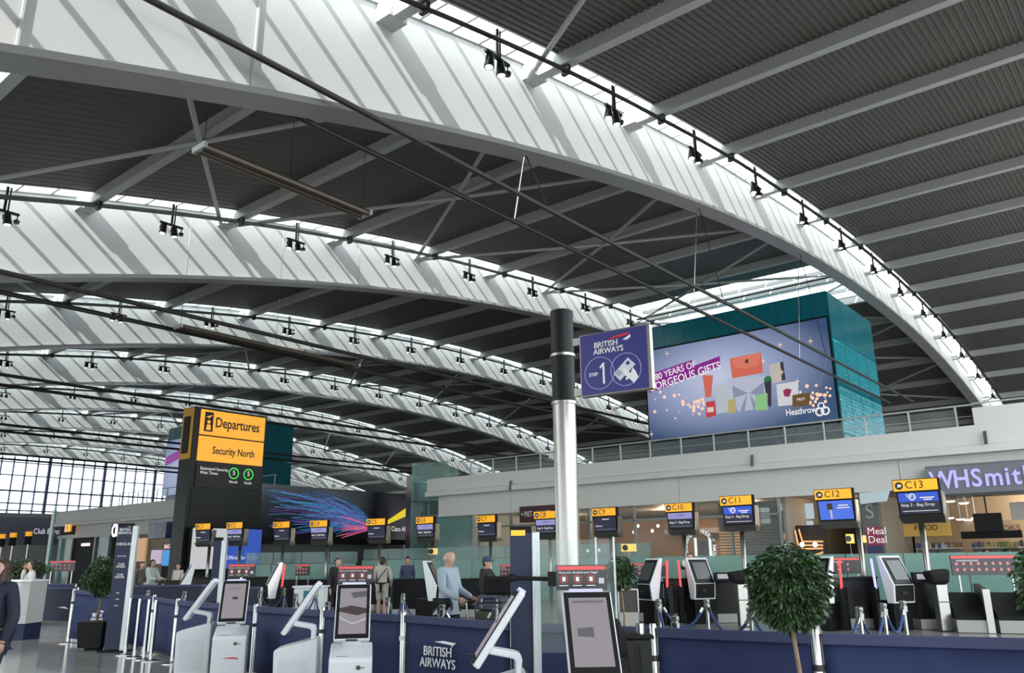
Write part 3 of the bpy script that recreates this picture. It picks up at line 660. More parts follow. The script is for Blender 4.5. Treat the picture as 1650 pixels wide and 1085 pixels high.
# brick screen with shutters (individual slats) and lattice of gold lights
t = thing('slatted_screen', 'tall slatted brown screen with white tile patch behind the C11 display', 'screen', (FX+.6, fy(1160, 880, FX+.6), 0), math.radians(-90))
SL1 = mat('slat_brown', (0.13, 0.085, 0.075), 0.6, var=.15); SL2 = mat('slat_gold', (0.45, 0.26, 0.13), 0.5, emit=(.6, .28, .1), es=.35)
wS = fy(1160, 880, FX+.6) - fy(1262, 880, FX+.6)
for i in range(26):
    z = .3 + i*.118
    MB().box(0, wS*.36, 0, .04, z, z+.075).build('slat', SL2 if i < 21 else SL1, t)
    MB().box(wS*.37, wS, -.02, .02, z, z+.085).build('slat', SL1, t)
MB().box(0, wS, .1, .14, 0, 3.9).build('backing', DKINT, t)
for i in range(3):
    for j in range(3): MB().box(wS*.40+i*.42, wS*.40+i*.42+.38, -.06, -.03, 3.0+j*.22, 3.19+j*.22).build('white_tile', mat('white_tile', (0.6, 0.6, 0.58), 0.3), t)
gl = thing('gold_light_frame', 'glowing golden slanted bar decoration in the shop behind the ficus', 'light decoration', (FX+.9, 0, 0), math.radians(-90))
GOLD = em('gold_tube', (1.0, 0.52, 0.20), .9)
def G(px, py): p = at_x(px, py, FX+.9); return (-p.y, 0, p.z)
for a, b in (((1258, 895), (1266, 853)), ((1266, 853), (1272, 895)), ((1281, 855), (1287, 882)), ((1287, 853), (1295, 880)), ((1293, 873), (1326, 873)), ((1296, 879), (1326, 879)), ((1287, 885), (1326, 884)), ((1310, 898), (1326, 890)), ((1302, 900), (1318, 893)), ((1260, 882), (1273, 880))):
    MB().tube([G(*a), G(*b)], .035, 6).build('light_tube', GOLD, gl)
for q in ((1263, 879), (1293, 878), (1314, 878)):
    p = G(*q); MB().disc((p[0], p[2]), .10, -.04, 14).build('bulb', LAMP, gl)
MB().box(-G(1258, 895)[0]*-1, G(1330, 900)[0], .3, .35, 0, 2.9).build('backing', DKINT, gl)
# bright window panes above the lattice
wp = thing('shop_window_panes', 'pale bright window panes above the golden bars in the shop', 'window', (FX+2.5, 0, 0), math.radians(-90))
for (a, b, c, d) in ((1268, 810, 1292, 836), (1294, 812, 1312, 836), (1268, 840, 1292, 862), (1294, 840, 1312, 862), (1226, 813, 1250, 824), (1253, 812, 1266, 823)):
    p, q = at_x(a, b, FX+2.5), at_x(c, d, FX+2.5)
    MB().box(-p.y, -q.y, 0, .05, q.z, p.z).build('pane', em('daylight', (0.62, 0.74, 0.82), .62), wp)
# newsagent
nf = thing('newsagent_fascia', 'grey shop fascia with large violet lit letters at the right edge', 'sign', (FX-.55, 7.0, 0), math.radians(-90))
MB().prism_x([(0, 3.62), (-.12, 3.70), (-.12, 4.62), (0, 4.70), (.5, 4.70), (.5, 3.62)], 0, 12).build('panel', mat('grey_fascia', (0.16, 0.165, 0.19), 0.35, var=.04), nf)
VIO = em('violet_letters', (0.50, 0.47, 1.0), .95)
lx = .12
for ch, adv, dz in (('W', .72, 0), ('H', .56, 0), ('S', .40, 0), ('m', .60, 0), ('i', .22, 0), ('t', .30, 0), ('h', .4, 0)):
    text('letter', ch, .84, lx, 4.16, -.16, VIO, nf, ext=.03, sx=.86, bold=.012); lx += adv
sp = thing('shop_pillar', 'grey pillar poster reading S and Meal Deal beside the newsagent', 'poster', (FX+.1, fy(1393, 880), 0), math.radians(-90))
wP = fy(1393, 880) - fy(1421, 880)
MB().box(0, wP, 0, .35, 0, 3.98).build('pillar', mat('pillar_grey', (0.10, 0.105, 0.105), 0.4), sp)
text('lettering', 'S', .75, wP*.5, 3.25, -.02, mat('pale_letter', (.35, .35, .33), .5, var=0), sp, 'CENTER')
MB().box(.08, wP+.05, -.05, 0, 2.05, 2.72).build('poster', mat('crimson_poster', (0.16, 0.008, 0.035), 0.4, emit=(.3, .01, .06), es=.25), sp)
text('lettering', 'Meal\nDeal', .36, .14, 2.40, -.07, em('white', (1, 1, 1)), sp, line=.85)
MB().box(.08, wP, -.04, 0, 1.55, 2.03).build('poster', mat('navy_poster', (0.02, 0.02, 0.10), 0.4), sp)
MB().box(.16, wP, -.04, 0, .9, 1.53).build('poster', mat('cyan_poster', (0.01, 0.12, 0.20), 0.4), sp)
ap = thing('translucent_panel', 'pale hanging translucent panel left of the newsagent sign', 'panel', (FX-.2, 0, 0), math.radians(-90))
def Q(px, py, x): p = at_x(px, py, x); return (-p.y, p.z)
MB().prism([Q(1384, 795, FX-.2), Q(1386, 813, FX-.2), Q(1429, 808, FX-.2), Q(1434, 790, FX-.2)], 0, .04).build('panel', mat('pale_acrylic', (0.55, 0.66, 0.72), 0.3), ap)
ns = thing('newsagent_interior', 'cream newsagent back wall with header signs', 'shop wall', (38.5, 9.4, 0), math.radians(-90))
MB().box(0, 14, 0, .2, 0, 4.0).build('back_wall', CREAM, ns)
MB().box(-.1, 1.7, -1.2, -1.1, 2.45, 3.1).build('yellow_header', mat('yellow_header', (0.55, 0.38, 0.10), 0.5, emit=(.6, .35, .08), es=.25), ns)
text('lettering', 'FOOD', .32, .8, 2.78, -1.24, KTXT, ns, 'CENTER')
MB().box(2.0, 5.0, -1.0, -.9, 2.3, 3.0).build('grey_header', mat('tan_header', (0.38, 0.30, 0.20), 0.5), ns)
text('lettering', 'BOOKS', .32, 3.6, 2.68, -1.04, mat('dark_letter', (.05, .04, .03), .5, var=0), ns, 'CENTER')
MB().box(4.2, 12, -3.2, -3.0, 2.9, 3.55).build('white_bulkhead', WALLW, ns)
rr = random.Random(5)
PAL = [mat('goods_%d' % i, c, 0.5, var=.1) for i, c in enumerate(((.45, .40, .32), (.35, .06, .05), (.06, .10, .22), (.55, .55, .52), (.20, .25, .08), (.5, .34, .1), (.05, .05, .05), (.30, .12, .18)))]
for sh in range(4):
    x0 = 35.2 + (sh % 2)*.9; y0_ = 8.6 - sh*1.75
    st = thing('goods_shelf', 'shop shelf stacked with small goods in the newsagent, %s from the left' % ORD[sh], 'shelf', (x0, y0_, 0), math.radians(-90))
    MB().box(0, 1.6, .3, .36, 0, 2.15).build('back_panel', mat('shelf_back', (.20, .18, .16), .5), st)
    for z in (1.25, 1.6, 1.95): MB().box(0, 1.6, 0, .3, z-.03, z).build('shelf_board', WALLW, st)
    MB().box(0, 1.6, 0, .3, 0, 1.0).build('plinth', DKINT, st)
    for z in (1.25, 1.6, 1.95):
        for i in range(14):
            hgt = rr.uniform(.10, .24); MB().box(.03+i*.11, .12+i*.11, .05, .2, z, z+hgt).build('packet', rr.choice(PAL), st)
for i, (px, py) in enumerate(((1531, 809), (1553, 812), (1530, 836), (1548, 838), (1560, 839), (1572, 836))):
    p = at_x(px, py, 34.5 + (i > 1)*(1.0+i*.45))
    t = thing('downlight', 'recessed glowing downlight in the newsagent ceiling, %s' % ['wide one under the big letters', 'wide one right of the first', 'first small one', 'second small one', 'third small one', 'fourth small one by the screen'][i], 'ceiling lamp', (p.x, p.y, p.z))
    MB().lathe([(.16, .03), (.16, 0), (.12, -.02)], n=14).build('lens', LAMP, t)
    MB().lathe([(.20, .05), (.20, .03)], n=14).build('rim', WHITE, t)
    MB().tube([(0, 0, .05), (0, 0, max(.1, 4.02-p.z))], .02, 5).build('stem', WHITE, t)
p = at_x(1592, 842, 33.6)
tv = thing('hanging_screen', 'black flat screen hanging on a pole in the newsagent doorway', 'screen', p, math.radians(-90))
MB().box(-.45, .45, 0, .10, -.32, .32).build('screen', BLACK, tv); MB().box(-.95, .95, .1, .3, -.55, -.30).build('tray', MATTE, tv)
MB().tube([(0, .05, .3), (0, .05, 4.0-p.z)], .03, 6).build('pole', DARK, tv)
for (x, y, e, c) in ((37, 4, 260, (1, .86, .7)), (36.2, 20, 240, (1, .74, .5)), (36.2, 15.5, 180, (1, .74, .5)), (36.2, 26, 160, (1, .78, .55)), (38, 62, 200, (1, .8, .6)), (34.4, 11, 60, (1, .7, .4))):
    L = bpy.data.lights.new('shop_lamp', 'POINT'); L.energy = e; L.color = c; L.shadow_soft_size = .3
    o = bpy.data.objects.new('shop_lamp', L); COL.objects.link(o); o.location = (x, y, 3.7)

# ================================================================ check-in desk displays
SIG = [(1475, 771), (1343, 787), (1187, 798), (1095, 810), (975, 818), (880, 823), (785, 830), (687, 832), (608, 835), (516, 838), (456, 840), (381, 841), (330, 843)]
TYPE = 'bpblclclclclc'
POLE = [-.05, .52, .0, .0, .1, .05, .05, .25, .05, .35, -.05, .2, .3]
LIL = em('lilac', (0.36, 0.36, 0.72), .7); BLU = em('signblue', (0.02, 0.09, 0.62), .9); NVS = em('signnavy', (0.010, 0.012, 0.05), .6)
for i, (px, py) in enumerate(SIG):
    n = 13 - i; p = at_z(px, py, 3.6)
    t = thing('desk_display', 'yellow-topped check-in display on a steel pole, numbered C%d' % n, 'display sign', (p.x, p.y, 0), math.radians(-90 if i < 8 else -80), 'check-in desk displays')
    big = i < 6
    MB().box(-.56, .56, -.09, .06, 3.26, 3.58).build('header_box', MATTE, t)
    MB().box(-.54, .52, -.105, -.09, 3.28, 3.56).build('yellow_header', YEL, t)
    MB().disc((-.40, 3.42), .10, -.105, 16).build('icon_disc', KTXT, t)
    MB().prism([(-.45, 3.38), (-.36, 3.38), (-.33, 3.44), (-.42, 3.47)], -.118, -.108).build('icon_case', LTXT, t)
    text('number', 'C%d' % n, .27, -.26, 3.42, -.11, KTXT, t)
    s = t
    MB().prism_x([(-.02, 3.26), (-.09, 3.26), (-.01, 2.66), (.06, 2.66)], -.50, .54).build('monitor', MATTE, t)
    def scr(nm, x0, x1, z0, z1, m_, lay=0):
        f = lambda z: -.095 + (3.26 - z)*.133 - .008*(lay+1)
        return MB().hexa([(x0, f(z0), z0), (x1, f(z0), z0), (x1, f(z0)+.004, z0), (x0, f(z0)+.004, z0)], [(x0, f(z1), z1), (x1, f(z1), z1), (x1, f(z1)+.004, z1), (x0, f(z1)+.004, z1)]).build(nm, m_, t)
    ty = TYPE[i]
    scr('screen', -.46, .50, 2.70, 3.23, NVS)
    if ty == 'b': scr('blue_band', -.46, .50, 3.00, 3.23, BLU, 1)
    if ty == 'l': scr('lilac_band', -.46, .50, 3.02, 3.23, LIL, 1)
    if ty == 'p':
        scr('picture', -.46, .50, 2.70, 3.23, em('picblue', (0.06, 0.16, 0.75), .9), 1)
        scr('dark_head', -.22, -.06, 2.98, 3.16, em('pichead', (0.05, 0.02, 0.02)), 2); scr('pale_neck', -.15, -.10, 2.72, 2.98, em('picneck', (0.65, 0.65, 0.8)), 2)
        scr('print_line', .10, .38, 3.08, 3.11, em('white', (1, 1, 1)), 2); scr('print_line', .06, .42, 3.01, 3.04, em('white', (1, 1, 1)), 2)
    if ty == 'b':
        MB().disc((-.12, 3.12), .09, -.108, 16, .06).build('round_logo', em('white', (1, 1, 1)), t)
        text('logo', 'TSO', .13, -.28, 3.14, -.105, em('white', (1, 1, 1)), t)
        scr('print_line', .06, .40, 3.08, 3.11, em('white', (1, 1, 1)), 2); scr('print_line', .14, .34, 3.03, 3.06, em('white', (1, 1, 1)), 2)
        text('line', 'Step 2 - Bag Drop', .11, -.42, 2.92, -.075, em('white', (1, 1, 1)), t)
        scr('print_line', -.40, .44, 2.76, 2.775, em('white', (1, 1, 1)), 1)
    elif ty in 'lc':
        text('line', 'Step 2 - Bag Drop' if ty == 'l' else 'Business', .11 if ty == 'l' else .09, -.42, 2.90, -.075, em('white', (1, 1, 1)), t)
        scr('print_line', -.10, .22, 3.13, 3.16, em('white', (1, 1, 1)) if ty == 'c' else em('indigo', (.1, .1, .5)), 2)
        scr('print_line', -.40, .44, 2.76, 2.775, em('greyline', (.3, .3, .35)), 1)
    MB().hexa([(-.46, .02, 2.46), (.56, .02, 2.46), (.56, .30, 2.46), (-.46, .30, 2.46)], [(-.52, -.10, 2.65), (.58, -.10, 2.65), (.58, .30, 2.65), (-.52, .30, 2.65)]).build('metal_tray', BRUSH, t)
    MB().box(.54, .58, .0, .26, 2.62, 3.25).build('side_plate', BRUSH, t)
    MB().tube([(POLE[i], .16, 0), (POLE[i], .16, 2.47)], .075, 12).build('pole', BRUSH, t, True)
for i, (px, py) in enumerate(((47, 857), (22, 859), (4, 861))):
    p = at_d(px, py, 58.0)
    t = thing('far_desk_display', 'tiny distant yellow-topped desk display, %s from the left edge' % ['third', 'second', 'first'][i], 'display sign', (p.x, p.y, 0), math.radians(-70), 'far check-in displays')
    MB().box(-.22, .22, -.1, .1, p.z-.32, p.z).build('yellow_header', YEL, t); MB().box(-.22, .22, -.08, .1, p.z-.9, p.z-.32).build('monitor', MATTE, t)
    MB().tube([(0, .1, 0), (0, .1, p.z-.9)], .07, 8).build('pole', BRUSH, t)

# ================================================================ counters, bag-drop machines, conveyors
RED = mat('red_light_bar', (.3, .02, .02), .4, var=0, emit=(1.0, .05, .05), es=1.6)
BLUEL = mat('blue_light_bar', (.1, .1, .4), .4, var=0, emit=(.30, .28, 1.0), es=2.0)
PLIN = mat('pale_plinth', (0.33, 0.33, 0.31), 0.5, var=.04)
def zof(px, py, dep): return at_d(px, py, dep).z
def counter(label, px0, px1, dep, ztop, depth=.75, plinth=.22, tilt=0.0, turn=0.0):
    a, b = ground(px0, dep), ground(px1, dep); c = (a+b)/2; w = (b-a).length
    t = thing('check_in_counter', label, 'counter', (c.x, c.y, 0), FACE + turn, 'check-in counters')
    MB().hexa([(-w/2, 0, plinth), (w/2, 0, plinth), (w/2, depth, plinth), (-w/2, depth, plinth)], [(-w/2, 0, ztop-.04), (w/2, 0, ztop+tilt-.04), (w/2, depth, ztop+tilt-.04), (-w/2, depth, ztop-.04)]).build('body', BLACK, t)
    MB().hexa([(-w/2-.02, -.03, ztop-.04), (w/2+.02, -.03, ztop+tilt-.04), (w/2+.02, depth, ztop+tilt-.04), (-w/2-.02, depth, ztop-.04)], [(-w/2-.02, -.03, ztop), (w/2+.02, -.03, ztop+tilt), (w/2+.02, depth, ztop+tilt), (-w/2-.02, depth, ztop)]).build('worktop', MATTE, t)
    MB().box(-w/2, w/2, -.02, depth-.02, 0, plinth).build('plinth', PLIN, t)
    n = max(1, int(w/1.0))
    for i in range(1, n): MB().box(-w/2+w*i/n-.006, -w/2+w*i/n+.006, -.006, 0, plinth, ztop-.05).build('panel_joint', MATTE, t)
    return t
counter('black sloping counter between the ficus and the violet-lit machine', 1348, 1409, 19.6, 1.12, tilt=.06)
counter('black counter carrying a small lit pad right of the violet-lit machine', 1470, 1512, 19.2, 1.06)
counter('black counter with pale pad below the C11 display', 1150, 1186, 21.8, 1.05)
counter('black counter between two red light bars', 1075, 1110, 22.2, 1.12)
counter('black counter left of the red bars beside the framed box', 1024, 1066, 22.6, 1.02)
counter('wide black counter behind the walking grey-haired man', 634, 716, 25.5, 1.12)
counter('black counter behind the luggage trolley', 740, 832, 25.0, 1.12)
counter('wide black counter behind the person in beige', 563, 630, 28.5, 1.12)
counter('black counter behind the pale plinth and side kiosk', 448, 560, 27.0, 1.10)
counter('black counter in front of the departures totem', 300, 440, 28.5, 1.18)
counter('low dark counter behind the CHECK-IN board', 206, 300, 31.0, 1.05)
def bag_drop(label, px, dep, turn, light=None, lx=-.40):
    g = ground(px, dep)
    t = thing('bag_drop_machine', label, 'bag drop machine', (g.x, g.y, 0), FACE + math.radians(turn), 'bag drop machines')
    MB().box(-.27, .27, .02, .50, .0, .66).build('cabinet', BLACK, t, bevel=.01)
    prof = [(-.06, .60), (-.10, 1.00), (.22, 1.66), (.32, 1.66), (.14, .60)]
    MB().prism_x(prof, -.33, .33).build('shell', WHITE, t, bevel=.015)
    MB().hexa([(-.285, -.115, 1.03), (.285, -.115, 1.03), (.285, -.09, 1.01), (-.285, -.09, 1.01)], [(-.285, .19, 1.62), (.285, .19, 1.62), (.285, .22, 1.60), (-.285, .22, 1.60)]).build('upper_face', BLACK, t)
    MB().hexa([(-.285, -.085, .64), (.285, -.085, .64), (.285, -.05, .64), (-.285, -.05, .64)], [(-.285, -.118, 1.00), (.285, -.118, 1.00), (.285, -.09, 1.00), (-.285, -.09, 1.00)]).build('lower_face', MATTE, t)
    MB().hexa([(-.22, -.085, 1.12), (.22, -.085, 1.12), (.22, -.07, 1.10), (-.22, -.07, 1.10)], [(-.22, .135, 1.55), (.22, .135, 1.55), (.22, .15, 1.53), (-.22, .15, 1.53)]).build('screen', mat('dim_screen', (0.06, 0.068, 0.07), 0.2), t)
    MB().box(-.12, .02, -.135, -.10, .80, .86).build('card_slot', DARK, t)
    if light:
        MB().tube([(lx, .30, .92), (lx, .34, 1.60)], .028, 8).build('light_bar', light, t)
        MB().box(lx-.07, lx+.07, .28, .42, 0, .95).build('light_post', BLACK, t)
bag_drop('white-rimmed bag drop machine with violet light bar below the C13 display', 1446, 18.9, 24, BLUEL, -.46)
bag_drop('white-rimmed bag drop machine left of the C11 display pole', 1130, 21.6, 22, RED, -.50)
bag_drop('side-on white bag drop machine with red bar near the black bin', 1040, 21.4, -66, RED, .50)
bag_drop('side-on bag drop machine with red bar behind the right side kiosk', 822, 22.4, -70, RED, .50)
bag_drop('bag drop machine edge behind the grey-haired man', 703, 22.5, 82)
bag_drop('side-on bag drop machine with red bar under the C3 display', 438, 25.0, -68, RED, .45)
bag_drop('side-on bag drop machine in front of the departures totem', 299, 26.5, -66)
bag_drop('bag drop machine with red bar half hidden behind the ficus', 1312, 19.2, -50, RED, .45)
def pod(label, px, dep):
    g = ground(px, dep); t = thing('scale_pod', label, 'scale pod', (g.x, g.y, 0), FACE)
    MB().box(-.13, .13, .0, .25, 0, 1.02).build('steel_post', BRUSH, t, bevel=.02)
    MB().hexa([(-.24, -.10, 1.02), (.16, -.10, 1.02), (.16, .20, 1.02), (-.24, .20, 1.02)], [(-.34, -.14, 1.30), (.20, -.14, 1.36), (.20, .28, 1.36), (-.34, .28, 1.30)]).build('padded_head', MATTE, t, bevel=.08)
    MB().box(-.16, .16, -.015, .0, .62, .64).build('post_joint', DARK, t)
pod('steel post with black padded head right of the C13 pole', 1512, 18.6)
pod('steel post with black padded head below the C11 display', 1193, 20.4)
for px, dep, lab in ((1484, 18.9, 'small pale lit pad on the counter under the C13 pole'), (1163, 21.5, 'small pale lit pad on the counter under the C11 display')):
    g = ground(px, dep); t = thing('card_pad', lab, 'keypad', (g.x, g.y, 1.06), FACE)
    MB().hexa([(-.22, 0, 0), (.22, 0, 0), (.22, .12, 0), (-.22, .12, 0)], [(-.22, .03, .22), (.22, .03, .22), (.22, .14, .22), (-.22, .14, .22)]).build('case', MATTE, t)
    MB().hexa([(-.14, -.002, .06), (.14, -.002, .06), (.14, .05, .06), (-.14, .05, .06)], [(-.14, .012, .18), (.14, .012, .18), (.14, .06, .18), (-.14, .06, .18)]).build('lit_pad', em('padgrey', (.55, .58, .65), .6), t)
def conveyor(label, px0, px1, dep):
    a, b = ground(px0, dep), ground(px1, dep); c = (a+b)/2; w = (b-a).length
    t = thing('baggage_conveyor', label, 'conveyor', (c.x, c.y, 0), FACE + math.radians(-22), 'baggage conveyors')
    MB().box(-w/2, w/2, 0, 1.5, 0, .26).build('base', PLIN, t)
    MB().hexa([(-w/2, .05, .26), (w/2, .05, .26), (w/2, 1.5, .26), (-w/2, 1.5, .26)], [(-w/2, .10, .34), (w/2, .10, .34), (w/2, 1.5, .80), (-w/2, 1.5, .80)]).build('belt', MATTE, t)
    MB().box(w/2, w/2+.14, -.05, .3, 0, .92).build('steel_side', BRUSH, t)
    MB().hexa([(w/2+.01, .3, .3), (w/2+.13, .3, .3), (w/2+.13, 1.5, .3), (w/2+.01, 1.5, .3)], [(w/2+.01, .3, .92), (w/2+.13, .3, .92), (w/2+.13, 1.5, 1.0), (w/2+.01, 1.5, 1.0)]).build('side_wall', BLACK, t)
conveyor('black baggage conveyor beside the padded steel post', 1530, 1572, 18.2)
conveyor('black baggage conveyor at the right edge with pale base', 1598, 1650, 17.9)
# framed dark box and low pale walls
for lab, px0, px1, py0, py1, dep, m_ in (('dark box with thin metal frame left of the black counter', 994, 1025, 951, 986, 20.5, mat('brown_black', (.03, .028, .02), .5)),):
    a, b = ground(px0, dep), ground(px1, dep); c = (a+b)/2; w = (b-a).length; zt, zb = zof(px0, py0, dep), zof(px0, py1, dep)
    t = thing('framed_box', lab, 'box', (c.x, c.y, 0), FACE)
    MB().box(-w/2, w/2, 0, .7, zb, zt).build('dark_panel', m_, t); MB().box(-w/2, w/2, 0, .7, 0, zb).build('pale_base', PLIN, t)
    for x in (-w/2, w/2): MB().box(x-.015, x+.015, -.02, 0, zb, zt+.02).build('frame_bar', BRUSH, t)
    MB().box(-w/2, w/2, -.02, 0, zt, zt+.03).build('frame_bar', BRUSH, t)
# glass screens behind the desks
def glass_run(pts, z0, z1, m_, label, n):
    t = thing('glass_screen', label, 'glass screen', (0, 0, 0), 0, 'glass screens behind the desks')
    (xa, ya), (xb, yb) = pts
    for i in range(n):
        p, q = Vector((xa+(xb-xa)*i/n, ya+(yb-ya)*i/n, 0)), Vector((xa+(xb-xa)*(i+1)/n, ya+(yb-ya)*(i+1)/n, 0)); d = (q-p).normalized()
        p += d*.02; q -= d*.02
        MB().bar((p.x, p.y, (z0+z1)/2), (q.x, q.y, (z0+z1)/2), .02, z1-z0).build('pane', m_, t)
    return t
glass_run(((29.5, 2.0), (29.6, 17.0)), 0, 1.75, GREENGL, 'green glass screen below the newsagent and cafe', 8)
glass_run(((29.6, 17.2), (28.8, 34.0)), 0, 1.75, GREENGL, 'green glass screen below the cafe sign and the grey-haired man', 9)
glass_run(((28.6, 34.2), (25.0, 39.0)), 0, 1.6, GREENGL, 'green glass screen below the light streak billboard', 4)
glass_run(((29.7, 17.2), (28.9, 34.0)), 1.77, 2.3, PALEGL, 'pale upper glass strip below the cafe frontage', 9)
glass_run(((28.7, 34.2), (25.1, 39.0)), 1.62, 2.2, PALEGL, 'pale upper glass strip below the light streak billboard', 4)
# baggage-rule notice boards with red header
NB = mat('notice_board', (0.035, 0.035, 0.04), 0.4); CORAL = mat('coral_header', (0.55, 0.07, 0.07), 0.5, emit=(.8, .10, .09), es=.25)
def notice(label, px0, px1, py0, py1, dep, cols=3, stand=True):
    a, b = ground(px0, dep), ground(px1, dep); w = (b-a).length; zt, zb = zof((px0+px1)/2, py0, dep), zof((px0+px1)/2, py1, dep); c = (a+b)/2; h = zt-zb
    t = thing('notice_board', label, 'notice board', (c.x, c.y, 0), FACE, 'baggage notice boards')
    MB().box(-w/2, w/2, 0, .04, zb, zt).build('board', NB, t)
    MB().box(-w/2+.01, w/2-.01, -.008, 0, zt-h*.16, zt-h*.02).build('red_header', CORAL, t)
    for r in range(2):
        for k in range(cols):
            MB().disc((-w/2+w*(k+.7)/(cols+1), zb+h*(.58-.30*r)), h*.085, -.004, 10).build('symbol', mat('pink_symbol', (.55, .18, .18), .5), t)
    for r in range(2): MB().box(-w/2+w*.08, -w/2+w*.42, -.006, 0, zt-h*(.25+.05*r), zt-h*(.235+.05*r)).build('print_line', LTXT, t)
    if stand:
        for x in (-w*.4, w*.4): MB().box(x-.02, x+.02, .01, .04, 0, zb).build('leg', BRUSH, t)
notice('wide dark notice board with red header at the right edge', 1532, 1638, 895, 927, 21.4, 8)
notice('dark notice board with red header behind the black bin', 1003, 1072, 908, 930, 23.5, 6)
notice('red and white notice board at the desk under the C4 display', 477, 500, 910, 928, 26.8, 4, True)
notice('small red headed board at the desk under the C12 display', 1339, 1385, 899, 925, 20.9, 2)
notice('red headed notice board below the C8 display', 806, 826, 910, 930, 24.0, 3)
notice('dark red headed board at the far left glass', 80, 122, 904, 921, 30.0, 5)
# small yellow direction signs
for lab, px0, py0, px1, py1, dep in (('small yellow direction sign in front of the cafe', 1001, 877, 1025, 889, 28.0), ('small yellow direction sign left of the C12 pole', 1363, 861, 1375, 876, 27.0), ('small yellow direction sign right of the C12 pole', 1381, 863, 1395, 875, 27.0), ('small yellow direction sign beside the C6 pole', 691, 884, 705, 894, 30.5)):
    p, q = at_d(px0, py0, dep), at_d(px1, py1, dep); w = (Vector((q.x-p.x, q.y-p.y, 0))).length
    t = thing('direction_sign', lab, 'sign', (p.x, p.y, 0), FACE, 'yellow direction signs')
    MB().box(0, w, 0, .05, q.z, p.z).build('panel', mat('pale_yellow', (.75, .52, .12), .5, emit=(.9, .6, .12), es=.4), t)
    MB().disc((w*.25, (p.z+q.z)/2), .10, -.002, 12).build('icon_disc', KTXT, t)
    MB().box(w*.5, w*.52, .05, .08, 0, p.z).build('post', BRUSH, t)

# ================================================================ steel column with the blue STEP 1 sign
D = 11.0
g = ground(916, D); zt = at_d(910, 468, D).z
cl = thing('steel_column', 'tall brushed steel column with black upper part', 'column', (g.x, g.y, 0))
zb = at_d(910, 637, D).z; zm = at_d(910, 551, D).z
MB().lathe([(.165, 0), (.165, zb)], n=28).build('steel_shaft', BRUSH, cl, True, auto=True)
MB().lathe([(.168, zb), (.168, zt), (.15, zt+.01)], n=28).build('black_sleeve', mat('sleeve_black', (.008, .009, .010), .45, spec=.25), cl, True, auto=True)
for z in (zb, zm): MB().lathe([(.185, z-.02), (.185, z+.02)], n=28).build('collar', BRUSH, cl, True, auto=True)
a = at_d(933, 541, D-.12); b = at_z(1046, 521, a.z); w = (b-a).length; c = at_d(934, 647, D-.12); h = a.z - c.z
sg = thing('step_sign', 'square navy sign reading STEP 1 with hand symbol, fixed to the steel column', 'sign', (a.x, a.y, a.z), math.atan2(b.y-a.y, b.x-a.x))
BLUS = mat('sign_navy', (0.030, 0.030, 0.19), 0.35, var=.03)
MB().box(0, w, 0, .09, -h, 0).build('case', BRUSH, sg, bevel=.01)
MB().box(.02, w-.05, -.012, 0, -h+.02, -.02).build('panel', BLUS, sg)
for z in (-.08, -h+.08): MB().box(-.10, .03, .0, .07, z-.05, z+.05).build('bracket', BRUSH, sg)
def UV(u, v): return (w*u, -h*v)
text('lettering', 'BRITISH', h*.125, w*.22, -h*.215, -.016, LTXT, sg, sx=.95, bold=.01)
text('lettering', 'AIRWAYS', h*.125, w*.21, -h*.32, -.016, LTXT, sg, sx=.95, bold=.01)
MB().prism([UV(.40, .15), UV(.54, .105), UV(.70, .085), UV(.74, .10), UV(.70, .125), UV(.56, .145)], -.018, -.012).build('ribbon_red', mat('ribbon_red', (.50, .02, .03), .4), sg)
MB().prism([UV(.63, .19), UV(.74, .125), UV(.74, .165), UV(.69, .20)], -.018, -.012).build('ribbon_white', LTXT, sg)
for cx in (.285, .655): MB().disc(UV(cx, .655), h*.255, -.012, 44, h*.245).build('circle_line', mat('pale_violet', (.35, .36, .62), .5, var=0), sg)
text('lettering', 'STEP', h*.075, w*.135, -h*.67, -.016, LTXT, sg, bold=.01)
MB().prism([UV(.29, .565), UV(.34, .50), UV(.358, .50), UV(.358, .83), UV(.332, .83), UV(.332, .555), UV(.297, .59)], -.018, -.012).build('numeral', LTXT, sg)
MB().prism([UV(.484, .70), UV(.69, .48), UV(.79, .60), UV(.57, .82)], -.016, -.012).build('passport', mat('pale_card', (.62, .66, .70), .5), sg)
MB().prism([UV(.50, .70), UV(.555, .64), UV(.605, .70), UV(.565, .755)], -.018, -.016).build('passport_window', mat('card_grey', (.36, .40, .46), .5), sg)
MB().disc(UV(.69, .565), h*.03, -.016, 12).build('passport_mark', BLUS, sg)
MB().prism([UV(.61, .66), UV(.635, .635), UV(.66, .645), UV(.72, .73), UV(.755, .645), UV(.79, .70), UV(.825, .80), UV(.76, .885), UV(.72, .83), UV(.64, .745)], -.022, -.019).build('hand_icon', LTXT, sg)
MB().prism([UV(.645, .80), UV(.67, .775), UV(.69, .80), UV(.665, .83)], -.022, -.019).build('fingertip_icon', LTXT, sg)

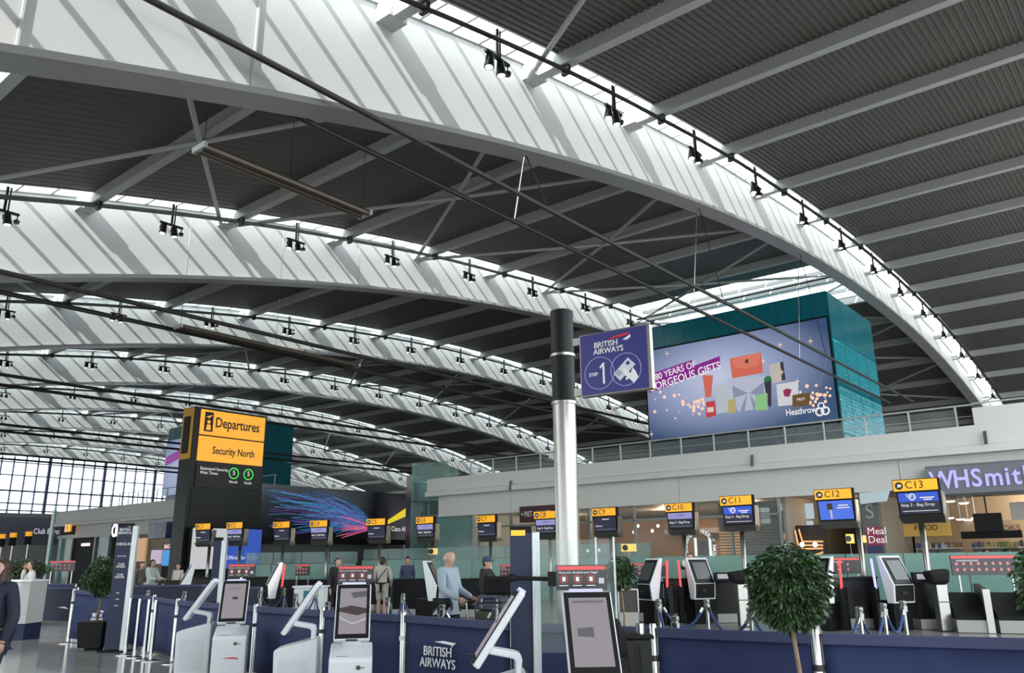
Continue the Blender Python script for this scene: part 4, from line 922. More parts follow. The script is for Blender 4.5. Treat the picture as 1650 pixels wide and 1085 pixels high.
# ================================================================ retractable banner barrier
ST = [(126, 18.0), (212, 16.9), (255, 15.7), (293, 14.2), (418, 12.2), (524, 10.9), (652, 9.85), (826, 8.7), (1046, 7.55), (1302, 6.75), (1646, 6.25)]
TOPY = [950, 956, 960, 966, 975, 981, 988, 1000, 1007, 1016, 1024]
ROLLM = mat('navy_roll', (0.030, 0.038, 0.10), 0.6, var=.1)
pos = []
for i, (px, dep) in enumerate(ST):
    g = ground(px, dep); z = zof(px, TOPY[i], dep); pos.append((g, z))
    t = thing('barrier_post', 'chrome barrier post, %s from the left along the navy banners' % ORD[i], 'barrier post', (g.x, g.y, 0), FACE, 'posts of the navy banner barrier')
    MB().lathe([(.036, .02), (.036, z), (.03, z+.02)], n=14).build('tube', CHROME, t, True, auto=True)
    MB().lathe([(.18, 0), (.18, .012), (.06, .03), (.04, .04)], n=22).build('base', CHROME, t, True, auto=True)
    MB().lathe([(.045, z-.30), (.045, z-.25)], n=14).build('collar', WHITE if i in (6,) else DARK, t)
for i, (px, dep) in enumerate(((218, 15.6), (233, 15.2), (248, 14.85), (259, 14.6))):
    g = ground(px, dep)
    t = thing('barrier_post', 'spare chrome post beside the CHECK-IN board, %s' % ['first', 'second', 'third', 'fourth'][i] + ' from the left', 'barrier post', (g.x, g.y, 0), FACE, 'spare posts')
    MB().lathe([(.034, .02), (.034, 1.02)], n=12).build('tube', CHROME, t, True, auto=True); MB().lathe([(.17, 0), (.17, .012), (.05, .03)], n=20).build('base', CHROME, t)
wher = ['left of the small tree planter', 'behind the CHECK-IN board', 'between the spare posts and first side kiosk', 'behind the first white kiosks', 'left of the second side kiosk', 'behind the middle white kiosk', 'bearing large white two-line lettering', 'behind the right kiosk and navy board', 'left of the ficus trunk', 'at the lower right corner']
for i in range(len(ST)-1):
    (p, z0), (q, z1) = pos[i], pos[i+1]; d = (q-p); L = d.length; u = d.normalized(); ang = math.atan2(u.y, u.x)
    t = thing('banner_barrier', 'navy fabric banner of the queue barrier, %s' % wher[i], 'barrier banner', (p.x, p.y, 0), ang, 'navy queue banners')
    n = 14; vs = []; fs = []
    hz = lambda s: z0 + (z1-z0)*s
    for k in range(n+1):
        s = k/n; x = .045 + (L-.09)*s; wob = .012*math.sin(k*1.9+i)*min(s, 1-s)*4
        for z in (.10, .35, hz(s)*.62, hz(s)-.09): vs.append((x, wob*(1.2-z), z))
    for k in range(n):
        for j in range(3): a_ = k*4+j; fs.append((a_, a_+4, a_+5, a_+1))
    o = MB().add(vs, fs).build('fabric', NAVY, t, True)
    so = o.modifiers.new('solid', 'SOLIDIFY'); so.thickness = .006
    MB().hexa([(.045, -.02, z0-.10), (L-.045, -.02, z1-.10), (L-.045, .02, z1-.10), (.045, .02, z0-.10)], [(.045, -.028, z0-.01), (L-.045, -.028, z1-.01), (L-.045, .02, z1-.01), (.045, .02, z0-.01)]).build('top_cassette', ROLLM, t, bevel=.01)
    if i in (6, 0):
        f = 1.0 if i == 6 else .8
        x = L*(.36 if i == 6 else .52); zc = z0*(.56 if i == 6 else .50)
        text('lettering', 'BRITISH\nAIRWAYS', .145*f, x, zc, -.030, LTXT, t, 'CENTER', sx=.95, line=.85)
        MB().prism([(x-.06*f, zc+.17*f), (x+.10*f, zc+.185*f), (x+.30*f, zc+.17*f), (x+.22*f, zc+.12*f), (x+.24*f, zc+.145*f)], -.030, -.026).build('ribbon_mark', LTXT, t)
# second row of banners further back
def back_banner(label, px0, d0, px1, d1, ztop, zbot=.12, mark=False):
    p, q = ground(px0, d0), ground(px1, d1); d = q-p; L = d.length
    t = thing('banner_barrier', label, 'barrier banner', (p.x, p.y, 0), math.atan2(d.y, d.x), 'navy queue banners')
    MB().box(0, L, -.01, .01, zbot, ztop).build('fabric', mat('dark_navy_fabric', (.010, .013, .035), .7, var=.1), t)
    MB().box(0, L, -.03, .03, ztop-.03, ztop+.03).build('top_cassette', ROLLM, t)
    for x in (0, L): MB().tube([(x, 0, 0), (x, 0, ztop+.02)], .035, 8).build('pole', CHROME, t)
    if mark: MB().prism([(L*.62, .62), (L*.78, .64), (L*.86, .58), (L*.76, .60)], -.02, -.012).build('ribbon_mark', LTXT, t)
back_banner('dark navy banner left of the small tree with white ribbon mark', 61, 21.0, 131, 20.4, 1.08, .30, True)
back_banner('dark navy banner seen behind the CHECK-IN board', 205, 23.0, 345, 23.0, 1.05, 0)
back_banner('blue far banner below the red headed board at the left', 70, 29.0, 128, 29.0, .98, 0)
back_banner('dark navy banner behind the white kiosk screens', 350, 21.5, 425, 20.0, 1.05, 0)

# chrome rope posts and blue ropes
RP = [(245, 951, 20.0), (267, 941, 27.0), (303, 953, 19.0), (423, 952, 18.7), (461, 948, 20.4), (480, 956, 17.0), (512, 950, 19.2), (532, 969, 13.4), (627, 962, 14.8), (651, 956, 16.4), (714, 973, 12.1), (798, 972, 12.0), (1058, 965, 12.9), (1082, 991, 9.4), (1134, 965, 12.8), (1202, 978, 10.6), (1302, 990, 9.2), (1375, 977, 10.4), (1414, 971, 11.4), (1446, 967, 12.0)]
rp = []
dome = None
for i, (px, py, dep) in enumerate(RP):
    g = ground(px, dep); z = zof(px, py, dep); rp.append((g, z))
    t = thing('rope_post', 'chrome rope post with domed cap, %s from the left behind the banners' % ORD[i], 'rope post', (g.x, g.y, 0), FACE, 'chrome rope posts')
    MB().lathe([(.028, .02), (.028, z-.08)], n=12).build('shaft', CHROME, t, True, auto=True)
    MB().lathe([(.05, z-.16), (.055, z-.08), (.035, z-.075), (.05, z-.05), (.05, z-.01), (.03, z)], n=14).build('cap', CHROME, t, True, auto=True)
    MB().lathe([(.16, 0), (.16, .015), (.04, .04)], n=20).build('base', CHROME, t, True, auto=True)
ROPE = mat('blue_rope', (0.015, 0.045, 0.16), 0.7, var=.2, scale=40)
for k, (i, j) in enumerate(((0, 2), (3, 4), (4, 5), (5, 6), (6, 7), (8, 9), (9, 10), (10, 11), (12, 13), (12, 14), (14, 15), (15, 16), (16, 17), (17, 18), (18, 19))):
    (p, z0), (q, z1) = rp[i], rp[j]; pts = []
    d = (q-p).normalized(); pp, qq = p + d*.06, q - d*.06
    for s in range(13):
        u = s/12; r = pp.lerp(qq, u); z = (z0-.13)*(1-u) + (z1-.13)*u - .36*4*u*(1-u)*.8; pts.append((r.x, r.y, z))
    t = thing('barrier_rope', 'sagging blue rope hung between chrome posts, %s from the left' % ORD[k], 'rope', (0, 0, 0), 0, 'blue ropes')
    MB().tube(pts, .021, 8).build('cord', ROPE, t, True)
    for a_, b_ in ((pts[0], pts[1]), (pts[-1], pts[-2])): MB().tube([a_, Vector(a_).lerp(Vector(b_), .8)], .026, 8).build('hook_sleeve', CHROME, t)

# ================================================================ self-service kiosks
SCRN = mat('kiosk_screen', (.04, .04, .04), .2, var=0, emit=(.30, .275, .30), es=.8)
def kiosk(label, px, dep, turn, content=0):
    g = ground(px, dep)
    t = thing('check_in_kiosk', label, 'kiosk', (g.x, g.y, 0), FACE + math.radians(turn), 'white check-in kiosks')
    MB().prism_x([(-.24, 0), (-.26, .62), (-.24, .645), (.20, .755), (.235, .755), (.24, 0)], -.225, .225).build('pedestal', WHITE, t, bevel=.02)
    MB().box(-.15, -.02, -.20, -.08, .655, .67).build('card_reader', MATTE, t).rotation_euler = (0, 0, 0)
    t.children[-1].location = (0, 0, .012); t.children[-1].rotation_euler = (.0, 0, 0)
    mb = MB(); path = [(.19, .74), (.20, .86), (.185, .905), (.14, .92), (-.06, .955), (-.07, .905), (.12, .868), (.145, .85), (.145, .745)]
    mb.prism_x(path, -.10, .10).build('neck_arm', WHITE, t, bevel=.012)
    hd = bpy.data.objects.new('screen_head', MB().box(-.19, .19, -.015, .045, -.34, .34).mesh('screen_head')); COL.objects.link(hd)
    hd.data.materials.append(WHITE); hd.parent = t; hd.location = (0, .0, 1.105); hd.rotation_euler = (math.radians(-34), 0, 0)
    b = hd.modifiers.new('bevel', 'BEVEL'); b.width = .015; b.segments = 2
    MB().box(-.178, .178, -.022, -.014, -.325, .325).build('bezel', MATTE, hd)
    MB().box(-.145, .145, -.026, -.021, -.275, .275).build('display', SCRN, hd)
    if content == 1:
        MB().prism([(-.10, .02), (.02, .03), (.02, -.05), (-.10, -.04)], -.029, -.026).build('picture', em('greypic', (.12, .11, .12), .7), hd)
        MB().box(-.12, .12, -.029, -.026, .23, .25).build('picture_line', em('greyline2', (.18, .17, .19), .7), hd)
    elif content == 2:
        MB().prism([(-.145, .03), (-.02, .06), (.145, .02), (.145, -.03), (.05, -.06), (-.145, -.01)], -.029, -.026).build('picture', em('darkpic', (.05, .03, .03), .7), hd)
        MB().prism([(-.03, .22), (.145, .24), (.145, .17), (.0, .15)], -.029, -.026).build('picture', em('greypic', (.12, .11, .12), .7), hd)
        MB().prism([(-.145, -.07), (0, -.15), (.145, -.09), (.145, -.11), (0, -.17), (-.145, -.09)], -.029, -.026).build('picture', em('palepic', (.55, .53, .56), .7), hd)
    else:
        MB().box(-.02, .05, -.029, -.026, .02, .06).build('picture', em('darkpic', (.05, .03, .03), .7), hd)
        for z in (.20, .18): MB().box(-.08, .08, -.029, -.026, z, z+.006).build('picture_line', em('greyline2', (.18, .17, .19), .7), hd)
    MB().box(-.13, .13, -.01, .04, .34, .362).build('top_light', em('lilacbar', (.62, .62, .95), 1.0), hd)
    MB().box(-.06, .06, -.02, .0, -.345, -.335).build('camera_slot', DARK, hd)
    # front marks of the pedestal
    f = -.262
    MB().box(-.13, .13, f-.004, f+.01, .40, .405).build('slot_line', DARK, t)
    MB().prism([(-.08, .375), (.06, .385), (.13, .372), (.12, .35), (.10, .366), (0, .368)], f-.004, f+.01).build('ribbon_mark', mat('ribbon_red', (.42, .02, .03), .4), t)
    MB().box(.06, .10, f-.006, f+.01, .54, .58).build('jack_plate', DARK, t); MB().box(.10, .15, f-.006, f+.01, .555, .562).build('jack_plate', DARK, t)
    MB().box(.226, .2275, -.20, .14, .1, .55).build('side_door', mat('white_plastic_b', (.60, .63, .65), .4), t)
    MB().disc((0, 0), .008, 0, 8).build('door_lock', DARK, t)
    t.children[-1].location = (-.226, -.12, .45); t.children[-1].rotation_euler = (0, 0, math.radians(-90))
kiosk('white check-in kiosk facing the camera, farthest left', 382, 11.7, 14, 0)
kiosk('white check-in kiosk facing the camera in the middle of the banners', 572, 9.0, 10, 2)
kiosk('large white check-in kiosk facing the camera beside the steel column', 948, 6.1, 3, 1)
kiosk('side-on white kiosk left of the farthest front-facing kiosk', 328, 12.6, -80, 0)
kiosk('side-on white kiosk between the left and middle front-facing kiosks', 489, 9.9, -82, 0)
kiosk('side-on white kiosk in front of the white-lettered banner', 800, 6.75, -86, 0)
# baggage question boards above the front-facing kiosks
def question(label, px, py, dep, arm=0):
    p = at_d(px, py, dep); g = Vector((p.x, p.y, 0))
    t = thing('question_board', label, 'sign', (g.x, g.y, 0), FACE, 'boards asking about bags')
    z = p.z; w, h = .43, .205
    MB().box(-w/2, w/2, 0, .03, z-h/2, z+h/2).build('board', mat('board_black', (.012, .014, .014), .3), t)
    MB().box(-w/2+.01, w/2-.01, -.006, 0, z+h/2-.04, z+h/2-.008).build('red_header', CORAL, t)
    text('lettering', 'Have you checked your bags?', .028, -w/2+.02, z+.042, -.006, LTXT, t)
    for k in range(3):
        cx = -w/2 + .065 + k*.115
        MB().disc((cx, z-.012), .036, -.003, 20, .029).build('ring', mat('ring_red', (.55, .05, .05), .5, var=0), t)
        MB().box(cx-.014, cx+.014, -.005, 0, z-.03, z+.006).build('icon', LTXT, t)
        MB().box(cx-.04, cx+.035, -.004, 0, z-.068, z-.062).build('print_line', LTXT, t)
    MB().box(w/2-.07, w/2-.025, -.004, 0, z-.05, z-.005).build('blank_square', mat('pale_square', (.5, .52, .55), .5), t)
    if arm == 0:
        MB().box(-.02, .02, .02, .05, 0, z-h/2).build('post', CHROME, t)
    else:
        MB().box(-w/2-.07, -w/2, -.01, .05, z-.07, z+.05).build('clamp', MATTE, t)
        MB().tube([(-w/2-.07, .03, z-.01), (-w/2-.36, .06, z+.0)], .018, 8).build('arm', MATTE, t)
        MB().lathe([(.03, -.03), (.042, -.01), (.042, .02), (.02, .035)], (-w/2-.37, .06, z), 12).build('joint', MATTE, t)
        MB().box(-.03, .03, .02, .05, 0, z-h/2).build('post', CHROME, t)
question('small board with red header above the farthest left kiosk', 389, 920, 12.7, 0)
question('board asking about bags above the middle kiosk', 573, 926, 9.7, 0)
question('board asking about bags on a black arm above the large kiosk', 937, 931, 6.85, 1)
# tall navy queue boards with grey post
def navy_board(label, px, dep, ptop, wpx, orange=True, postw=.075, turn=0):
    g = ground(px, dep); z = zof(px, ptop, dep); w = wpx*dep/1300
    t = thing('navy_board', label, 'sign board', (g.x, g.y, 0), FACE + turn)
    MB().box(-w/2, w/2-postw, 0, .06, .04, z-.03).build('panel', NAVYP, t, bevel=.005)
    MB().box(w/2-postw, w/2, -.015, .09, 0, z-.05).build('post', mat('pale_alu', (.50, .53, .53), .35, .4), t, bevel=.01)
    MB().box(-w/2, w/2-postw, -.01, .07, z-.06, z).build('cap', MATTE, t)
    if orange: MB().box(-w/2+.01, w/2-postw-.06, -.012, 0, z-.085, z-.035).build('orange_tab', YEL, t)
    MB().box(-w/2-.05, w/2+.05, -.15, .25, 0, .03).build('foot', MATTE, t)
    return t, w, z
navy_board('tall navy board with orange tab and pale post beside the steel column', 846, 7.6, 848, 48)
navy_board('tall navy board with pale post left of the farthest kiosk', 352, 13.6, 866, 20, False)
t, w, z = navy_board('tall navy CHECK-IN board with pale post left of the departures totem', 200, 16.1, 843, 33, False, .10)
tx = -.05
for s_, sz, zz in (('BRITISH\nAIRWAYS', .075, 2.28), ('CHECK-IN', .075, 2.03), ('Reserved for', .04, 1.80), ('CLUB\nWORLD', .06, 1.62), ('CLUB\nEUROPE', .06, 1.42), ('First', .04, 1.10), ('Gold', .04, .98), ('Silver', .04, .86)):
    text('lettering', s_, sz, tx, zz, -.012, LTXT, t, 'CENTER', sx=.85, line=.85)
MB().prism([(-.06, 2.38), (.02, 2.395), (.06, 2.36), (.0, 2.375)], -.008, -.002).build('ribbon_mark', LTXT, t)
# clear shield beside the large kiosk
p = ground(990, 7.1); q = ground(862, 7.25)
sh = thing('acrylic_shield', 'clear acrylic shield panels standing behind the large kiosk', 'screen', (q.x, q.y, 0), math.atan2(p.y-q.y, p.x-q.x)); L = (p-q).length
MB().box(0, L, 0, .008, .85, 1.80).build('clear_panel', CLEAR, sh)
for x in (0, L-.16, L): MB().box(x-.008, x+.008, -.006, .014, 0, 1.82).build('edge_strip', mat('clear_edge', (.62, .68, .70), .1), sh)
# black cabinet with steel cup right of the large kiosk
g = ground(1017, 6.5); bn = thing('black_cabinet', 'black cabinet with steel cup and hanging strap right of the large kiosk', 'cabinet', (g.x, g.y, 0), FACE)
MB().box(-.13, .13, 0, .35, 0, 1.02).build('body', BLACK, bn, bevel=.01); MB().box(-.15, .15, -.02, .37, 1.02, 1.05).build('lid', MATTE, bn, bevel=.01)
MB().lathe([(.035, 1.05), (.035, 1.13), (.03, 1.13)], (.06, .1, 0), 14).build('steel_cup', CHROME, bn)
MB().hexa([(-.16, -.1, .9), (-.06, -.1, .9), (-.06, .1, .9), (-.16, .1, .9)], [(-.20, -.08, 1.18), (-.12, -.08, 1.18), (-.12, .08, 1.18), (-.20, .08, 1.18)]).build('black_bag', MATTE, bn, bevel=.03)
MB().tube([(-.10, -.11, 1.10), (-.06, -.12, .80), (-.01, -.12, .62), (.03, -.12, .72), (.02, -.1, .98)], .008, 6).build('strap', MATTE, bn)
# pale plinth desks
g = ground(500, 20.0); pl = thing('pale_lectern', 'pale grey lectern behind the second side kiosk', 'lectern', (g.x, g.y, 0), FACE)
MB().box(-.36, .36, 0, .5, 0, 1.05).build('body', mat('lectern_grey', (.62, .66, .66), .5), pl); MB().box(-.40, .40, -.03, .53, 1.05, 1.09).build('top', WHITE, pl)
MB().prism([(-.12, .98), (.06, .98), (.0, .60), (-.12, .45)], -.01, 0).build('teal_mark', mat('teal_mark', (.01, .16, .20), .4), pl)
g = ground(36, 18.8); pl = thing('reception_desk', 'pale grey curved reception desk with navy base at the left edge', 'desk', (g.x, g.y, 0), FACE)
MB().prism_z([(-.55, .1), (-.30, -.02), (0, -.05), (.27, .0), (.27, .7), (-.55, .7)], .36, 1.28).build('pale_front', mat('reception_grey', (.42, .42, .41), .5), pl)
MB().prism_z([(-.54, .11), (-.30, 0), (0, -.03), (.26, .02), (.26, .7), (-.54, .7)], 0, .36).build('navy_base', NAVYP, pl)
MB().prism_z([(-.58, .08), (-.30, -.05), (0, -.08), (.30, -.03), (.30, .72), (-.58, .72)], 1.28, 1.32).build('top', WHITE, pl)

# ================================================================ plants
BARK = mat('bark', (.20, .14, .085), .8, var=.25, scale=30, bump=.3)
LEAF = [mat('leaf_%d' % i, c, .45, var=.25, scale=3) for i, c in enumerate(((.018, .050, .012), (.030, .075, .018), (.012, .034, .010), (.05, .10, .03)))]
def foliage(t, c, rx, rz, n, leaf, seed, droop=.5):
    rr = random.Random(seed); mbs = [MB() for _ in LEAF]
    for i in range(n):
        while True:
            x, y, z = rr.uniform(-1, 1), rr.uniform(-1, 1), rr.uniform(-1, 1); d = x*x+y*y+z*z
            if d < 1 and d > .12: break
        a_ = math.atan2(y, x); lump = 1 + .16*math.sin(3*a_ + seed) + .12*math.sin(5*a_ + 2*z + seed) + .10*math.sin(7*z + 2*a_); x *= lump; y *= lump; z = z*(1 + .12*math.sin(2*a_ + 3)) * (1 if z > 0 else .9)
        p = Vector((c[0]+x*rx, c[1]+y*rx, c[2]+z*rz)); o = Vector((x, y, z*.4)).normalized()
        dr = (o*.55 + Vector((rr.uniform(-.5, .5), rr.uniform(-.5, .5), -droop+rr.uniform(-.3, .3)))).normalized()
        sd = dr.cross(Vector((rr.uniform(-1, 1), rr.uniform(-1, 1), rr.uniform(.2, 1)))).normalized(); nn = sd.cross(dr)
        l = leaf*rr.uniform(.7, 1.25); w = l*.22
        mbs[rr.choice((0, 0, 1, 2, 2, 3))].add([p, p+dr*l*.5+sd*w+nn*w*.3, p+dr*l, p+dr*l*.5-sd*w+nn*w*.3], [(0, 1, 2, 3)])
    for mb, m_ in zip(mbs, LEAF): tag(mb.build('leaves', m_, t), kind='stuff')
def tree(label, px, dep, zc, rx, rz, n, leaf, pot, seed, trunk=.022):
    g = ground(px, dep); t = thing('ficus_tree', label, 'tree', (g.x, g.y, 0), FACE)
    zp = pot[1]
    MB().hexa([(-pot[0]*.85, -pot[0]*.85, .05), (pot[0]*.85, -pot[0]*.85, .05), (pot[0]*.85, pot[0]*.85, .05), (-pot[0]*.85, pot[0]*.85, .05)], [(-pot[0], -pot[0], zp), (pot[0], -pot[0], zp), (pot[0], pot[0], zp), (-pot[0], pot[0], zp)]).build('planter', MATTE, t)
    MB().box(-pot[0]*.5, pot[0]*.5, -pot[0]*.5, pot[0]*.5, 0, .05).build('planter_foot', MATTE, t)
    MB().box(-pot[0]*.92, pot[0]*.92, -pot[0]*.92, pot[0]*.92, zp-.01, zp+.004).build('soil', mat('soil', (.03, .02, .015), .9), t)
    rr = random.Random(seed)
    MB().tube([(0, 0, zp), (.02, .01, zp+(zc-zp)*.4), (-.01, 0, zp+(zc-zp)*.75), (.01, 0, zc)], [trunk*1.15, trunk, trunk*.9, trunk*.7], 10).build('trunk', BARK, t, True)
    for k in range(9):
        a_ = rr.uniform(0, 6.28); e = (rx*.8*math.cos(a_), rx*.8*math.sin(a_), zc+rz*rr.uniform(-.1, .8))
        MB().tube([(0, 0, zc-rz*.7+k*.02), (e[0]*.4, e[1]*.4, zc-rz*.1), e], [trunk*.5, trunk*.35, trunk*.15], 6).build('branch', BARK, t)
    foliage(t, (0, 0, zc), rx, rz, n, leaf, seed)
z1, z0 = zof(1268, 885, 5.7), zof(1268, 1022, 5.7)
tree('bushy green ficus with slim trunk in front of the right navy banners', 1268, 5.7, (z1+z0)/2+.02, .250, (z1-z0)/2, 5200, .050, (.20, .42), 1, .016)
z1, z0 = zof(167, 897, 16.6), zof(167, 962, 16.6)
tree('small round ficus in a black planter left of the CHECK-IN board', 168, 16.6, (z1+z0)/2, .31, (z1-z0)/2, 2000, .085, (.26, .54), 2, .022)
tree('ficus branch tips entering at the right edge', 1692, 5.9, 1.42, .26, .30, 1300, .062, (.18, .42), 3, .016)
tree('dark green plant between the clear shield and the framed box', 1000, 11.5, 1.46, .17, .24, 900, .07, (.16, .45), 4, .014)
tree('dark green shrub behind the staff member at the left', 40, 23.5, 1.55, .55, .28, 1400, .12, (.3, .6), 5)

# ================================================================ people
SKIN = [mat('skin_%d' % i, c, .5, var=.05) for i, c in enumerate(((.50, .30, .22), (.36, .20, .13), (.17, .09, .06)))]
def cloth(name, c): return mat('cloth_' + name, c, .8, var=.12, scale=12, bump=.1)
def skin_mesh(name, pts, edges, m_, parent, root, sub=2, loc=(0, 0, 0)):
    keys = list(pts); idx = {k: i for i, k in enumerate(keys)}
    me = bpy.data.meshes.new(name); me.from_pydata([pts[k][:3] for k in keys], [(idx[a], idx[b]) for a, b in edges], []); me.update()
    o = bpy.data.objects.new(name, me); COL.objects.link(o); o.parent = parent; me.materials.append(m_)
    md = o.modifiers.new('skin', 'SKIN'); md.use_smooth_shade = True
    for k in keys:
        d = me.skin_vertices[0].data[idx[k]]; r = pts[k][3]; d.radius = r if isinstance(r, tuple) else (r, r); d.use_root = (k == root)
    s = o.modifiers.new('sub', 'SUBSURF'); s.levels = sub; s.render_levels = sub
    return o
def hand(parent, w, d, m_, side, curl=.5):
    # palm and five separate fingers growing from wrist w along d
    w, d = Vector(w), Vector(d).normalized(); s = d.cross(Vector((1, 0, 0))); s = s.normalized() if s.length > .1 else Vector((0, 1, 0)); n = s.cross(d)*side
    mb = MB().bar(w, w + d*.095, .078, .03, n)
    for k, (o, l) in enumerate(((-.030, .066), (-.010, .078), (.011, .074), (.031, .058))):
        b = w + d*.09 + s*o; k1 = b + (d*.9 - n*.25*curl)*l*.5; k2 = k1 + (d*.7 - n*.8*curl)*l*.5
        mb.tube([b, k1, k2], [.010, .009, .007], 6)
    b = w + d*.025 - s*.036; mb.tube([b, b + (d*.6 - s*.6 - n*.2)*.045, b + (d*.9 - s*.5 - n*.4)*.075], [.012, .011, .008], 6)
    return mb.build('hand', m_, parent, True)
def person(label, px, dep, turn, H=1.72, top=(.1, .1, .1), legs=(.02, .02, .03), hair=(.02, .014, .01), skin=0, armL=None, armR=None, hairstyle='short', sleeves=True, shorts=False, stride=.0, lean=0.0, cut=0.0, seat=False, cap=None, zoff=0, wide=1.0, tname=None):
    g = ground(px, dep); k = H/1.75
    t = thing('person', label, 'person', (g.x, g.y, zoff), FACE + math.radians(turn)); t.scale = (k, k, k)
    SK = SKIN[skin]; L = lean
    body = {'pelvis': (0, 0, .96, .125*wide), 'spine': (0, -.02*1-L*.3, 1.14, .115*wide), 'chest': (0, -L*.7, 1.33, .135*wide), 'neck0': (0, -L, 1.475, .075), 'neck': (0, -L-.01, 1.51, .048), 'jaw': (0, -L-.045, 1.560, .074), 'head': (0, -L-.03, 1.635, .102), 'crown': (0, -L-.02, 1.695, .090), 'top': (0, -L-.015, 1.728, .05)}
    E_ = [('pelvis', 'spine'), ('spine', 'chest'), ('chest', 'neck0'), ('neck0', 'neck'), ('neck', 'jaw'), ('jaw', 'head'), ('head', 'crown'), ('crown', 'top')]
    for sgn, arm, nm in ((-1, armL, 'l'), (1, armR, 'r')):
        sh = (sgn*.175*wide, -L*.9, 1.45)
        el, wr = arm if arm else ((sgn*.215*wide, .02-L*.9, 1.13), (sgn*.225*wide, -.06-L*.9, .89))
        body['sh'+nm] = (*sh, .058); body['el'+nm] = (*el, .044); body['wr'+nm] = (*wr, .030)
        E_ += [('chest', 'sh'+nm), ('sh'+nm, 'el'+nm), ('el'+nm, 'wr'+nm)]
        st = stride*sgn
        if seat: kn, an = (sgn*.11, -.42, .52), (sgn*.11, -.40, .10)
        else: kn, an = (sgn*.095, -.02-st*.55, .51), (sgn*.095, .02-st + (.08 if st < 0 else 0), .09)
        body['hip'+nm] = (sgn*.09*wide, 0, .90 if not seat else .55, .095); body['kn'+nm] = (*kn, .062); body['an'+nm] = (*an, .042); body['toe'+nm] = (an[0], an[1]-.16, .045, .036)
        E_ += [('pelvis', 'hip'+nm), ('hip'+nm, 'kn'+nm), ('kn'+nm, 'an'+nm), ('an'+nm, 'toe'+nm)]
    if seat: body['pelvis'] = (0, 0, .62, .13); body['spine'] = (0, -.02, .85, .115)
    if seat:
        for q in list(body):
            if q in ('chest', 'neck0', 'neck', 'jaw', 'head', 'crown', 'top') or q[:2] in ('sh', 'el', 'wr'):
                x, y, z, r = body[q]; body[q] = (x, y, z-.28, r)
    skin_mesh('body', body, E_, SK, t, 'pelvis')
    big = lambda q, d: (*body[q][:3], body[q][3]+d)
    up = {'hem': (0, 0, body['pelvis'][2]-.12, body['pelvis'][3]+.006), 'pelvis': big('pelvis', .030), 'spine': big('spine', .03), 'chest': big('chest', .022), 'neck0': (*body['neck0'][:2], body['neck0'][2]-.01, .080)}
    ue = [('hem', 'pelvis'), ('pelvis', 'spine'), ('spine', 'chest'), ('chest', 'neck0')]
    for nm in 'lr':
        up['sh'+nm] = big('sh'+nm, .020); up['el'+nm] = big('el'+nm, .020); ue += [('chest', 'sh'+nm), ('sh'+nm, 'el'+nm)]
        if sleeves: up['wr'+nm] = (*(Vector(body['wr'+nm][:3]).lerp(Vector(body['el'+nm][:3]), .06)), .046); ue.append(('el'+nm, 'wr'+nm))
    skin_mesh('top', up, ue, cloth('top_%.3f_%.3f_%.3f' % top, top), t, 'pelvis')
    lg = {'pelvis': (*body['pelvis'][:2], body['pelvis'][2]-.03, body['pelvis'][3]+.018)}; le = []
    for nm in 'lr':
        lg['hip'+nm] = big('hip'+nm, .020); lg['kn'+nm] = big('kn'+nm, .022); le += [('pelvis', 'hip'+nm), ('hip'+nm, 'kn'+nm)]
        if not shorts: lg['an'+nm] = big('an'+nm, .026); le.append(('kn'+nm, 'an'+nm))
    skin_mesh('trousers', lg, le, cloth('legs_%.3f_%.3f_%.3f' % legs, legs), t, 'pelvis')
    for nm in 'lr':
        x, y, z, _ = body['an'+nm]
        MB().prism_x([(y+.07, 0), (y+.07, .09), (y-.02, .11), (y-.17, .06), (y-.21, .03), (y-.21, 0)], x-.045, x+.045).build('shoe', cloth('shoe', (.02, .02, .02)), t, bevel=.015)
        a_, b_ = Vector(body['el'+nm][:3]), Vector(body['wr'+nm][:3])
        hand(t, b_, b_-a_, SK, 1 if nm == 'r' else -1)
    hx, hy, hz, _ = body['head']
    HM = mat('hair_%.3f_%.3f' % hair[:2], hair, .6, var=.2, scale=30)
    hb = MB()
    if cap: hb.ball((hx, hy+.045, hz-.02), .082, .066, .085)
    elif hairstyle == 'bald': hb.ball((hx, hy+.030, hz-.012), .098, .080, .058)
    else:
        hb.ball((hx, hy+.030, hz+.030), .100, .098, .098)
        hb.ball((hx, hy+.050, hz-.020), .094, .075, .085)
        if hairstyle == 'long':
            hb.ball((hx, hy+.055, hz-.13), .110, .070, .14); hb.ball((hx-.075, hy+.0, hz-.10), .035, .05, .13); hb.ball((hx+.075, hy+.0, hz-.10), .035, .05, .13)
        if hairstyle == 'bun': hb.ball((hx, hy+.06, hz+.125), .045, .045, .045)
    hb.build('hair', HM, t, True)
    fy_ = hy-.088
    MB().add([(hx, fy_-.028, hz-.035), (hx-.016, fy_+.008, hz-.045), (hx+.016, fy_+.008, hz-.045), (hx, fy_+.006, hz+.012)], [(0, 2, 1), (0, 1, 3), (0, 3, 2)]).build('nose', SK, t)
    for sx_ in (-.030, .030):
        MB().lathe([(.004, .006), (.010, 0), (.004, -.006)], (hx+sx_, fy_+.016, hz-.002), 8).build('eye', KTXT, t)
        MB().lathe([(.006, .028), (.014, .012), (.012, -.016), (.004, -.028)], (hx+sx_*2.75, hy+.005, hz-.012), 6).build('ear', SK, t)
    MB().box(hx-.022, hx+.022, fy_+.006, fy_+.02, hz-.075, hz-.067).build('mouth', mat('lip', (.30, .10, .09), .5), t)
